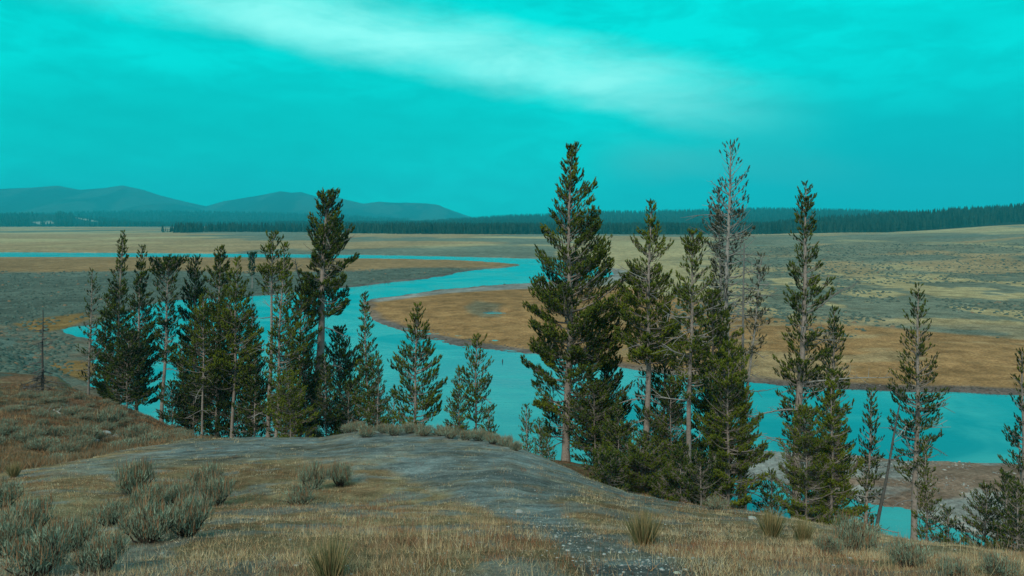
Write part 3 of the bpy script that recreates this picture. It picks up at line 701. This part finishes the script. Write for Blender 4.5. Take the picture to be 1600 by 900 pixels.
# ------------------------------------------------------------------ sagebrush
def sage_proto(seed, kind):
    r = np.random.default_rng(seed); st = Geo(); P = []; Q = []; tips = []
    n = 16
    for i in range(n):
        phi = i * 2.4 + r.uniform(-.3, .3); rad = .42 * math.sqrt((i + .5) / n) ; t = np.linspace(0, 1, 5)
        hgt = (.5 - .45 * rad * rad * 2) * r.uniform(.75, 1.1)
        d = np.array([math.cos(phi), math.sin(phi), 0.])
        pa = d * (rad * t ** .7)[:, None] + np.array([0, 0, hgt]) * (t ** 1.25)[:, None] + r.normal(0, .012, (5, 3)) * t[:, None]
        P.append(pa); Q.append(.016 * (1 - .75 * t) + .003); tips.append((pa[-1], pa[-1] - pa[-3]))
        for _ in range(3):
            k = r.integers(1, 4); e = pa[k] + np.array([r.normal(0, .1), r.normal(0, .1), r.uniform(.06, .2)])
            P.append(np.linspace(pa[k], e, 5)); Q.append(.006 * (1 - .7 * t) + .002); tips.append((e, e - pa[k]))
    v, f = tubes(np.array(P), np.array(Q), 4); st.add(v, f, np.array([.075, .062, .055]))
    lf = Geo(); pos = []; D = []; L = []; cc = []
    for p, d in tips:
        m = 34 if kind != 'bunch' else 26
        d = d / (np.linalg.norm(d) + 1e-6)
        q = p + r.normal(0, .055, (m, 3)) * [1, 1, .9]; dd = d * .5 + np.array([0, 0, .9]) + r.normal(0, .38, (m, 3)) + (q - p) * 3
        pos.append(q); D.append(dd); L.append(r.uniform(.05, .11, m)); tone = r.uniform(.6, 1.35)
        cc.append(np.array([.22, .31, .24]) * tone * r.uniform(.75, 1.25, (m, 1)) * np.ones((m, 3)))
        ns = 5   # dry seed stalks
        q = p + r.normal(0, .04, (ns, 3)); pos.append(q); D.append(np.array([0, 0, 1.]) + r.normal(0, .16, (ns, 3))); L.append(r.uniform(.14, .26, ns))
        cc.append(np.array([.27, .17, .10]) * r.uniform(.7, 1.3, (ns, 1)) * np.ones((ns, 3)))
    pos = np.concatenate(pos); D = np.concatenate(D); L = np.concatenate(L); cc = np.concatenate(cc)
    blade = np.array([(-.5, 0, 0), (.5, 0, 0), (.3, 0, .6), (0, .2, 1), (-.3, 0, .6)], float); bf = np.array([(0, 1, 2), (0, 2, 4), (4, 2, 3)])
    v, f = scatter(blade, bf, pos, D, np.stack([np.full(len(L), .011), np.full(len(L), .011), L], 1))
    lf.add(v, f, np.repeat(cc, 5, 0))
    return st, lf
def bunch_proto(seed):
    r = np.random.default_rng(seed); m = 420; phi = r.uniform(0, 6.28, m); tl = r.uniform(.02, .5, m)
    pos = np.stack([np.cos(phi), np.sin(phi), 0 * phi], 1) * (tl * .16)[:, None]; D = np.stack([np.cos(phi) * tl, np.sin(phi) * tl, np.ones(m)], 1) + r.normal(0, .08, (m, 3))
    L = r.uniform(.2, .5, m); lf = Geo()
    blade = np.array([(-.5, 0, 0), (.5, 0, 0), (.35, .02, .6), (0, .1, 1), (-.35, .02, .6)], float); bf = np.array([(0, 1, 2), (0, 2, 4), (4, 2, 3)])
    v, f = scatter(blade, bf, pos, D, np.stack([np.full(m, .008), np.full(m, .3), L], 1))
    g = r.random((m, 1)); cc = np.where(g < .45, [.12, .15, .075], [.30, .25, .13]) * r.uniform(.7, 1.3, (m, 1)); lf.add(v, f, np.repeat(cc, 5, 0))
    return lf
def copy_tree(o, parent=None):
    c = o.copy(); C.objects.link(c); c.parent = parent
    for ch in list(o.children): copy_tree(ch, c)
    return c
PR = []
def sage(label, px, py, wpx, group=None, hs=1., Y=None, variant=None, sunk=.03):
    """clump whose foot is seen at (px, py) and is wpx wide"""
    if Y is None:
        Ys = np.exp(np.linspace(math.log(3.), math.log(90), 700)); u = (px - 800) / F; zs = gz(u * Ys, Ys)
        pyy = HY - zs / Ys * F; k = np.argmax(pyy <= py); Y = Ys[k]
    k = variant if variant is not None else random.randrange(4)
    while len(PR) < 4: 
        st, lf = sage_proto(len(PR) + 5, ''); e = empty('sagebrush', (0, 0, 0)); st.build('stems', M['plant'], e); lf.build('foliage', M['plant'], e); PR.append([e, False])
    e, used = PR[k]; o = copy_tree(e) if used else e; PR[k][1] = True
    x = (px - 800) / F * Y; s = wpx * (1.15 if group is None else 1.) / F * Y / .98
    o.location = (x, Y, ground_at(px, Y) - sunk * s); o.rotation_euler = (random.uniform(-.06, .06), random.uniform(-.06, .06), random.uniform(0, 6.28)); o.scale = (s, s, s * hs)
    for kk in ('group',):
        if kk in o: del o[kk]
    tag(o, label, 'shrub', group); return o
# lower left clumps
S = [
 ('rounded sagebrush at the back of the lower left patch',212,772,66,1.15),('dense sagebrush in the middle of the lower left patch',230,800,62,1.),
 ('low sagebrush on the right of the rounded back one',275,792,60,.9),('sagebrush with a dark hollow at the back right of the lower left patch',322,764,58,.9),
 ('round grey green sagebrush at the right end of the lower left patch',338,790,58,1.1),('sagebrush on a crooked dark stem with reddish stalks on top',292,838,78,1.15),
 ('reddish topped sagebrush beside the crooked stemmed one',232,848,80,1.1),('small dense sagebrush behind the reddish topped one',172,822,60,.9),
 ('tall grey sagebrush near the lower left corner',36,850,86,1.15),('bluish sagebrush in the lower left corner',62,898,100,1.),
 ('sagebrush with red brown stalks between the corner clump and the middle patch',112,862,76,1.05),('sagebrush touching the left edge above the corner clump',6,792,58,.9),
 ('blue grey sagebrush at the bottom edge left of centre patch',160,893,84,1.),('straggly sagebrush at the left edge low down',4,872,74,1.1),
 ('left one of the two round sagebrush near the middle foreground',487,764,50,1.1),('right taller one of the two round sagebrush near the middle foreground',531,760,44,1.2),
 ('low faded sagebrush just below the two round ones',470,788,52,.8),
 ('large pale sagebrush at the lower right edge of the bluff',1335,862,70,1.1),('sagebrush left of the large pale one at the lower right',1296,866,46,.9),
 ('grey sagebrush in the lower right under the low broad pine',1420,886,64,.9),('rust brown dry shrub on the bluff edge below the green middle pine',1120,797,34,.8),
 ('sagebrush at the bottom right corner',1560,900,56,.8),('low sagebrush left of the bottom right corner clump',1490,902,50,.8)]
for l, x_, y_, w_, h_ in S: sage(l, x_, y_, w_, None, h_)
cr = [(505,676,26),(525,674,30),(548,671,30),(572,678,34),(598,672,28),(616,676,32),(640,672,34),(662,676,36),(688,676,30),(704,681,34),(728,683,30),(748,684,36),(770,689,34),(790,693,32),(806,699,28),(560,669,30),(586,668,26),(735,678,34),(782,685,30)]
for x_, y_, w_ in cr: sage('one of the low grey sagebrush clumps lining the crest in front of the water', x_, y_ + 5, w_ * 1.05, 'sagebrush along the crest', .8)
rr_ = random.Random(5)
for i in range(90):
    x_ = rr_.uniform(-20, 290); Yq = math.exp(rr_.uniform(math.log(24), math.log(62)))
    if x_ > 250 and Yq < 34: continue
    sage('one of the grey scrub clumps scattered over the left hillside', x_, 0, rr_.uniform(.6, 1.3) / Yq * F, 'scrub on the left hillside', rr_.uniform(.5, .8), Y=Yq)
for l, x_, y_, w_ in [('dark sagebrush left of the pale stony patch on the hillside',130,690,46),('broad dark sagebrush behind the pale stony patch on the hillside',172,664,50),('dark sagebrush right of the pale stony patch on the hillside',205,690,44),('dark low sagebrush at the right end of the hillside row',228,690,36)]:
    sage(l, x_, y_, w_, None, .8)
# bunch grasses
BG = [('tall green and straw bunchgrass on the right of the path',1005,852,72),('bunchgrass clump at the bottom edge left of the path',516,905,84),('tawny bunchgrass at the right of the foreground',1205,838,56),
      ('pale bunchgrass at the right under the dark pines',1255,846,44),('small bunchgrass tuft on the far left slope',22,746,30)]
b0 = None
for l, x_, y_, w_ in BG:
    Ys = np.exp(np.linspace(math.log(3.), math.log(60), 600)); u = (x_ - 800) / F; zs = gz(u * Ys, Ys); pyy = HY - zs / Ys * F; Y = Ys[np.argmax(pyy <= y_)]
    if b0 is None: b0 = o = bunch_proto(3).build('bunchgrass', M['plant'])
    else: o = b0.copy(); C.objects.link(o)
    s = w_ / F * Y / .5; o.location = (u * Y, Y, ground_at(x_, Y) - .01); o.scale = (s, s, s * .95); o.rotation_euler = (0, 0, random.uniform(0, 6)); tag(o, l, 'grass clump')

# ------------------------------------------------------------------ grass and litter
BL = np.array([(-.5, 0, 0), (.5, 0, 0), (0, .3, 1)], float); BF = np.array([(0, 1, 2)])
def clumps(n, pxr, Yr, power, per, hgt, wid, spread, palette, maskf, name, label, keepbare=.05, upright=1., cat='grass'):
    px = rng.uniform(*pxr, n); Y = np.exp(rng.uniform(math.log(Yr[0]), math.log(Yr[1]), n)); x = (px - 800) / F * Y
    z = gz(x, Y); py = HY - z / Y * F
    d = maskf(px, py, x, Y); k = rng.random(n) < d; px, Y, x, z = px[k], Y[k], x[k], z[k]; n = len(px)
    pal = np.array(palette); pn = fbm(x / .8, Y / .8, 95) + rng.normal(0, .14, n); idx = np.clip(((pn - .25) / .5 * len(pal)).astype(int), 0, len(pal) - 1)
    cc = pal[idx] * rng.uniform(.7, 1.3, (n, 1)); m = per
    X = np.repeat(x, m) + rng.normal(0, spread, n * m); YY = np.repeat(Y, m) + rng.normal(0, spread, n * m); Z = gz(X, YY)
    hs = np.repeat(hgt * rng.uniform(.5, 1.4, n), m) * rng.uniform(.5, 1.2, n * m)
    az = rng.uniform(0, 6.283, n * m); tl = np.abs(rng.normal(0, .75 / upright, n * m))
    D = np.stack([np.cos(az) * tl, np.sin(az) * tl, np.ones(n * m)], 1)
    v, f = scatter(BL, BF, np.stack([X, YY, Z - .01], 1), D, np.stack([np.full(n * m, 1.) * wid * (.5 + np.repeat(Y, m) / 14), hs * .6, hs], 1))
    c = np.repeat(np.repeat(cc, m, 0) * rng.uniform(.75, 1.25, (n * m, 1)), 3, 0)
    o = mesh_obj(name, v, f, M['plant'], None, c); tag(o, label, cat, kind='stuff'); return o
fb = lambda px, py, x, Y: (1 - .84 * bare_mask(px, py, x, Y)) * (.22 + .95 * ss(.40, .58, fbm(x / .6, Y / .6, 96))) * (Y < np.interp(px, CP, KY[:, 1]) + 1)
pal = [(.29,.19,.12),(.36,.27,.15),(.28,.28,.20),(.48,.39,.23),(.54,.46,.28),(.40,.30,.17),(.58,.53,.36),(.27,.30,.25)]
clumps(30000, (-60, 1660), (3.2, 28), 0, 13, .052, .0038, .05, pal, fb, 'short_dry_grass', 'short matted dry grass over the bluff top', upright=.75)
clumps(1000, (-60, 1660), (3.3, 26), 0, 6, .2, .0024, .03, [(.43,.34,.2),(.48,.42,.26),(.30,.19,.11),(.48,.44,.30)], lambda a, b, c, d: fb(a, b, c, d) * (.3 + .7 * ss(820, 870, b)), 'tall_dry_grass', 'tall thin dry grass stalks over the near slope', upright=3.)
clumps(5200, (-60, 1660), (3.2, 24), 0, 9, .075, .004, .05, [(.24,.10,.05),(.30,.14,.06),(.20,.10,.07),(.34,.20,.09)], lambda a, b, c, d: fb(a, b, c, d) * ss(.5, .62, fbm(c / 1.6, d / 1.6, 99)), 'rust_forbs', 'rust red dried low forbs among the straw', upright=1., cat='forbs')
clumps(6500, (-60, 1660), (3.2, 27), 0, 5, .035, .0045, .05, [(.50,.48,.36),(.36,.38,.34),(.55,.50,.36),(.20,.17,.15)], lambda a, b, c, d: .55 + 0 * a, 'ground_litter', 'bleached straw and twig litter lying on the bluff top', upright=.25, cat='litter')
fh = lambda px, py, x, Y: (Y > np.interp(px, CP, KY[:, 1]) + .5) * (px < 330) * ((py > 600) | (Y < 60)) * .9
clumps(9000, (-100, 330), (17, 72), 0, 14, .22, .007, .16, [(.20,.115,.065),(.24,.15,.085),(.15,.16,.12),(.30,.22,.12),(.12,.17,.14),(.25,.165,.09)], fh, 'hillside_grass', 'russet dry grass over the left hillside')
fe = lambda px, py, x, Y: (Y > np.interp(px, CP, KY[:, 1]) + 1.) * (px > 300) * .6
clumps(7000, (300, 1680), (15, 66), 0, 10, .2, .006, .2, [(.08,.11,.05),(.20,.15,.07),(.12,.12,.06)], fe, 'slope_undergrowth', 'dark undergrowth on the slope between the pines', cat='undergrowth')
# scrub on the plain across and beside the river
def plain_scrub():
    n = 60000; px = rng.uniform(-60, 1660, n); Y = np.exp(rng.uniform(math.log(85), math.log(620), n)); x = (px - 800) / F * Y
    z, _, py, sd, ib = terrain(x / Y, np.ones(n), Y)
    d = np.zeros(n)
    d = np.where((px < 560) & (py > 424) & (py < 600), .4, d); d = np.where((px < 300) & (py > 505) & (Y > 60), .9, d)
    d = np.where((px > 560) & (px < 790) & (py > 419) & (py < 445), .6, d)
    d = np.where((px > 1120) & (py < 430) & (py > 375), .6, d)
    d = np.where((px > 1050) & (py >= 430) & (py < 530), .55 * ss(.45, .55, fbm(x / 26, Y / 34, 67)), d)
    k = (rng.random(n) < d) & (sd > 3) & (rng.random(n) < .35 + ss(.4, .6, fbm(x / 9, Y / 9, 97)))
    x, Y, z = x[k], Y[k], z[k]; n = len(x)
    a = np.arange(5) * 6.283 / 5
    pv = np.array([(.5 * math.cos(t), .5 * math.sin(t), .0) for t in a] + [(.36 * math.cos(t + .5), .36 * math.sin(t + .5), .38) for t in a] + [(0.05, 0, .52)])
    pv[:, :2] *= rng.uniform(.7, 1.3, (11, 1))
    pf = np.array([(i, (i + 1) % 5, 5 + i) for i in range(5)] + [((i + 1) % 5, 5 + (i + 1) % 5, 5 + i) for i in range(5)] + [(5 + i, 5 + (i + 1) % 5, 10) for i in range(5)])
    s = rng.uniform(.4, 1.0, n) * (1 + Y / 900); D = np.stack([rng.normal(0, .1, n), rng.normal(0, .1, n), np.ones(n)], 1)
    v, f = scatter(pv, pf, np.stack([x, Y, z - .04], 1), D, np.stack([s, s, s * .75], 1))
    c = np.array([.080, .122, .105]) * rng.uniform(.7, 1.3, (n, 1)); c[rng.random(n) < .06] = [.2, .15, .10]
    o = mesh_obj('plain_scrub', v, f, M['plant'], None, np.repeat(c, 11, 0)); tag(o, 'low sagebrush dotted over the river plain', 'sagebrush', kind='stuff')
plain_scrub()
# gravel on the bare ground
def stones(n, pxr, Yr, smin, smax, maskf, name, label, base, zoff=0.):
    px = rng.uniform(*pxr, n); Y = np.exp(rng.uniform(math.log(Yr[0]), math.log(Yr[1]), n)); x = (px - 800) / F * Y
    z, _, py, sd, ib = terrain(x / Y, np.ones(n), Y); k = rng.random(n) < maskf(px, py, x, Y, sd); x, Y, z = x[k], Y[k], z[k]; n = len(x)
    pv = np.array([(1,0,0),(-1,0,0),(0,1,0),(0,-1,0),(0,0,.7),(0,0,-.7),(.6,.6,.45),(-.6,.55,.4),(-.55,-.6,.42),(.6,-.6,.4)], float) * .5
    pf = np.array([(0,6,4),(6,2,4),(2,7,4),(7,1,4),(1,8,4),(8,3,4),(3,9,4),(9,0,4),(0,2,6),(2,1,7),(1,3,8),(3,0,9),(0,5,2),(2,5,1),(1,5,3),(3,5,0)])
    s = smin * (smax / smin) ** (rng.random(n) ** 2.5); D = np.stack([rng.normal(0, .2, n), rng.normal(0, .2, n), np.ones(n)], 1)
    v, f = scatter(pv, pf, np.stack([x, Y, z + zoff], 1), D, np.stack([s * rng.uniform(.7, 1.3, n), s * rng.uniform(.7, 1.3, n), s * .7], 1))
    c = np.array(base) * rng.uniform(.45, 1.4, (n, 1)); o = mesh_obj(name, v, f, M['stone'], None, np.repeat(c, 10, 0)); tag(o, label, 'gravel', kind='stuff')
stones(38000, (-60, 1660), (3.2, 27), .006, .034, lambda px, py, x, Y, sd: bare_mask(px, py, x, Y) * .75 + .06, 'gravel', 'small grey gravel on the bare path and bluff top', (.30, .33, .33))
stones(9000, (1100, 1700), (52, 84), .10, .45, lambda px, py, x, Y, sd: (sd > -.5) * .7 * ss(.4, .55, fbm(x / 3, Y / 3, 98)), 'bar_cobbles', 'pale cobbles on the gravel bar by the side channel', (.30, .31, .30))
stones(2600, (560, 900), (105, 190), .15, .7, lambda px, py, x, Y, sd: (sd > -1.5) * (sd < 8) * .7, 'mudflat_stones', 'dark stones and clods on the muddy shore', (.12, .11, .10))
stones(2500, (1150, 1700), (100, 118), .15, .5, lambda px, py, x, Y, sd: (sd > -1) * (sd < 3) * .8, 'bank_stones', 'dark stones along the opposite bank at the right', (.16, .14, .13))
# individual rocks and logs
def rock(label, px, py, w, c, Y=None, hs=.45):
    Ys = np.exp(np.linspace(math.log(3.), math.log(120), 900)); u = (px - 800) / F; zs = gz(u * Ys, Ys); Y = Ys[np.argmax(HY - zs / Ys * F <= py)]
    import bmesh
    bm = bmesh.new(); bmesh.ops.create_icosphere(bm, subdivisions=3, radius=.5); r = np.random.default_rng(int(px)); s = w / F * Y
    for q in bm.verts:
        n = fbm(q.co.x * 2 + px, q.co.y * 2 + q.co.z * 1.7, 3); q.co *= .75 + .5 * float(n); q.co.z *= hs
    me = bpy.data.meshes.new('rock'); bm.to_mesh(me); bm.free()
    a = me.color_attributes.new('Col', 'FLOAT_COLOR', 'POINT'); a.data.foreach_set('color', np.tile([*c, 1.], len(me.vertices)).astype(np.float32))
    me.materials.append(M['stone']); o = bpy.data.objects.new('rock', me); C.objects.link(o); o.location = (u * Y, Y, ground_at(px, Y) + .05 * s); o.scale = (s, s, s); o.rotation_euler = (.1, .1, px)
    tag(o, label, 'rock')
rock('flat pale stone at the left edge of the path', 811, 801, 13, (.33,.35,.34)); rock('flat bright stone at the bluff edge right of the rust brown shrub', 1176, 811, 14, (.36,.38,.36))
rock('small bright stone at the bottom of the path', 1058, 897, 11, (.45,.5,.42)); rock('pale boulder in the stony patch on the left hillside', 165, 678, 15, (.36,.38,.38)); rock('second pale rock in the stony patch, right of the boulder', 182, 683, 11, (.32,.34,.34))
rock('low pale rock in front of the hillside boulder', 150, 690, 10, (.3,.32,.32))
def log(label, p0, p1, w, Y):
    def P(p, Y): return np.array([(p[0]-800)/F*Y, Y, ground_at(p[0], Y) + .06])
    a = P(p0, Y); b = P(p1, Y * .97); t = np.linspace(0, 1, 8)[:, None]; path = a * (1 - t) + b * t; mid = path.mean(0); path[:, 2] += .03 * np.sin(t[:, 0] * 3)
    g = Geo(); v, f = tubes((path - mid)[None], (w * (1 - .4 * t[:, 0]))[None], 8); g.add(v, f, DEADC * 1.25)
    v, f = tubes(np.array([[path[4] - mid, path[4] - mid + [.1, 0, .12], path[4] - mid + [.2, .05, .3]]]), np.array([[w * .5, w * .4, w * .2]]), 5); g.add(v, f, DEADC * 1.1)
    o = g.build('fallen_log', M['wood']); o.location = mid; tag(o, label, 'log')
log('short bleached log on the left hillside, left one of the pair', (69,652), (78,644), .05, 42); log('bleached log on the left hillside, right one of the pair', (84,650), (95,656), .06, 42)
g = Geo(); v, f = tubes(np.array([[(0,0,-.6),(0.02,0,0),(0.0,0,.3),(.05,0,.55)]]), np.array([[.1,.1,.09,.04]]), 7); g.add(v, f, DEADC * .2)
v, f = tubes(np.array([[(0,0,.2),(.1,0,.32),(.16,0,.34)]]), np.array([[.05,.04,.02]]), 5); g.add(v, f, DEADC * .2)
o = g.build('stump', M['wood']); Yb = 25 * F / (566 - HY); o.location = ((785 - 800) / F * Yb, Yb, W); tag(o, 'small dark stub poking out of the open water', 'stump')
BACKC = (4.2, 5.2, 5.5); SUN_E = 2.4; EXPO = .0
# ------------------------------------------------------------------ air, sky, light, camera
def haze(density=1.5e-4):
    x, y0, y1, z0, z1 = 11300, -11300, 11300, min(W - 12, -60), 540
    import bmesh
    me = bpy.data.meshes.new('haze'); bm = bmesh.new(); bmesh.ops.create_cube(bm, size=1)
    for q in bm.verts: q.co = (q.co.x * 2 * x, (y0 + y1) / 2 + q.co.y * (y1 - y0), (z0 + z1) / 2 + q.co.z * (z1 - z0))
    bm.to_mesh(me); bm.free()
    m = bpy.data.materials.new('haze'); m.use_nodes = True; nt = m.node_tree; nt.nodes.clear()
    out = nt.nodes.new('ShaderNodeOutputMaterial'); v = nt.nodes.new('ShaderNodeVolumePrincipled')
    v.inputs['Color'].default_value = HAZEC; v.inputs['Density'].default_value = density; v.inputs['Anisotropy'].default_value = -.25
    nt.links.new(v.outputs[0], out.inputs['Volume']); me.materials.append(m)
    o = bpy.data.objects.new('haze', me); C.objects.link(o); tag(o, 'thin smoky air over the whole valley', 'haze', kind='stuff')
HAZEC = (.02, .75, .97, 1.)
haze(1.15e-4)
SUN_EL, SUN_AZ = 38, 200     # degrees; azimuth clockwise from +Y (behind the camera, to the left)
world = bpy.data.worlds.new('World'); bpy.context.scene.world = world; world.use_nodes = True
nt = world.node_tree; nt.nodes.clear(); t = NT(nt)
out = t.n('ShaderNodeOutputWorld'); bg = t.n('ShaderNodeBackground'); nt.links.new(bg.outputs[0], out.inputs[0])
bg.inputs['Strength'].default_value = .1
sky = t.n('ShaderNodeTexSky', sky_type='NISHITA'); sky.sun_disc = False; sky.sun_elevation = R(SUN_EL); sky.sun_rotation = R(SUN_AZ); sky.dust_density = 3.
v = t.n('ShaderNodeTexCoord').outputs['Generated']
def unit(px, py):
    a = np.array([(px - 800) / F, 1., (HY - py) / F]); return a / np.linalg.norm(a)
S10 = 10.
def lin(r, g, b): return tuple(S10 * ((c / 255 / 12.92) if c < 10.3 else ((c / 255 + .055) / 1.055) ** 2.4) for c in (r, g, b))
sep = t.n('ShaderNodeSeparateXYZ'); t.put(sep.inputs[0], v); X, Yv, Z = sep.outputs
# overcast veil: cyan, a little darker low down
veil = t.mix(t.mr(Z, .0, .26), lin(0, 238, 228), lin(0, 246, 238))
nz = t.n('ShaderNodeMapping'); t.put(nz.inputs[0], v); nz.inputs['Rotation'].default_value = (0, R(18), 0); nz.inputs['Scale'].default_value = (1., 1., 3.2)
n1 = t.noise(nz.outputs[0], 2.6, 5, .5, .5)
veil = t.mix(t.m('MULTIPLY', t.mr(n1, .42, .66), .55), veil, lin(0, 196, 194))
n9 = t.noise(nz.outputs[0], 12, 6, .62, .4); veil = t.mix(t.mr(n9, .38, .64, 0., .42), veil, lin(0, 200, 195))
# wedge of light along the streak: great circle through two directions
def band(p1, p2, half, soft_lo, soft_hi, along0, along1, fade):
    a, b = unit(*p1), unit(*p2); n = np.cross(a, b); n /= np.linalg.norm(n)
    if n[2] < 0: n = -n
    d = t.dot(v, tuple(n)); d = t.m('ADD', d, t.m('MULTIPLY', t.m('SUBTRACT', n1, .5), .05)); d = t.m('ADD', d, t.m('MULTIPLY', t.m('SUBTRACT', t.noise(nz.outputs[0], 9, 5, .6), .5), .035))
    lo = t.mr(d, -half - soft_lo, -half * .2); hi = t.mr(d, half * .2, half + soft_hi, 1., 0.)
    tg = b - a; tg -= tg.dot(n) * n; tg /= np.linalg.norm(tg); s = t.dot(v, tuple(tg)); s0 = float(a @ tg); s1 = float(b @ tg)
    al = t.m('MULTIPLY', t.mr(s, s0 + along0 - fade, s0 + along0), t.mr(s, s1 + along1 - fade * .4, s1 + along1 + fade * .6, 1., 0.))
    front = t.mr(Yv, 0., .3)
    return t.m('MULTIPLY', t.m('MULTIPLY', lo, hi), t.m('MULTIPLY', al, front))
dk = band((150, 185), (800, 215), .03, .04, .05, 0., 0., .25)
veil = t.mix(t.m('MULTIPLY', dk, .6), veil, lin(0, 192, 188))
st = band((480, 32), (1090, 166), .008, .04, .058, .0, .0, .32)
st = t.m('MULTIPLY', st, t.mr(t.noise(nz.outputs[0], 6, 6, .65, .6), .3, .65, .62, 1.))
veil = t.mix(t.m('MULTIPLY', st, .95), veil, tuple(1.3 * q_ for q_ in lin(150, 250, 240)))
st2 = band((1050, 262), (1330, 280), .014, .015, .03, 0., 0., .12)
veil = t.mix(t.m('MULTIPLY', st2, .65), veil, lin(110, 215, 205))
# right lower part of the sky is duller
rt = t.m('MULTIPLY', t.mr(t.dot(v, tuple(unit(1650, 300))), .80, 1.), t.mr(Z, .02, .24, 1., 0.))
veil = t.mix(t.m('MULTIPLY', rt, .9), veil, lin(0, 178, 188))
# unseen sky behind the camera and overhead: neutral colour added as fill light
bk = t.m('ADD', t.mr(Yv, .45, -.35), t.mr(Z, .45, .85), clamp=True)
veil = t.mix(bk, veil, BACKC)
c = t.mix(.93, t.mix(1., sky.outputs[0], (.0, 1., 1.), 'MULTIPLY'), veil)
# keep the cold cast of the evening: Nishita blue tinted with the veil in front
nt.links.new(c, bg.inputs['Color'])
sd_ = bpy.data.lights.new('sun', 'SUN'); sd_.energy = SUN_E; sd_.angle = R(11); sd_.color = (1., .87, .68)
so = bpy.data.objects.new('sun', sd_); C.objects.link(so)
az = R(SUN_AZ); el = R(SUN_EL); dv = np.array([math.sin(az) * math.cos(el), math.cos(az) * math.cos(el), math.sin(el)])
from mathutils import Vector
so.rotation_euler = Vector(dv).to_track_quat('Z', 'Y').to_euler(); so.location = (0, -20, 60)
cd = bpy.data.cameras.new('camera'); cam = bpy.data.objects.new('camera', cd); C.objects.link(cam)
cam.location = (0, 0, 0); cam.rotation_euler = (R(90), 0, 0); cd.sensor_width = 36; cd.lens = 27; cd.shift_y = -(450 - HY) / 1600; cd.clip_start = .05; cd.clip_end = 40000
sc = bpy.context.scene; sc.camera = cam; sc.cycles.volume_bounces = 1
sc.view_settings.view_transform = 'Standard'; sc.view_settings.look = 'None'; sc.view_settings.gamma = 1; sc.view_settings.exposure = EXPO
sc.render.resolution_x = 1024; sc.render.resolution_y = 576
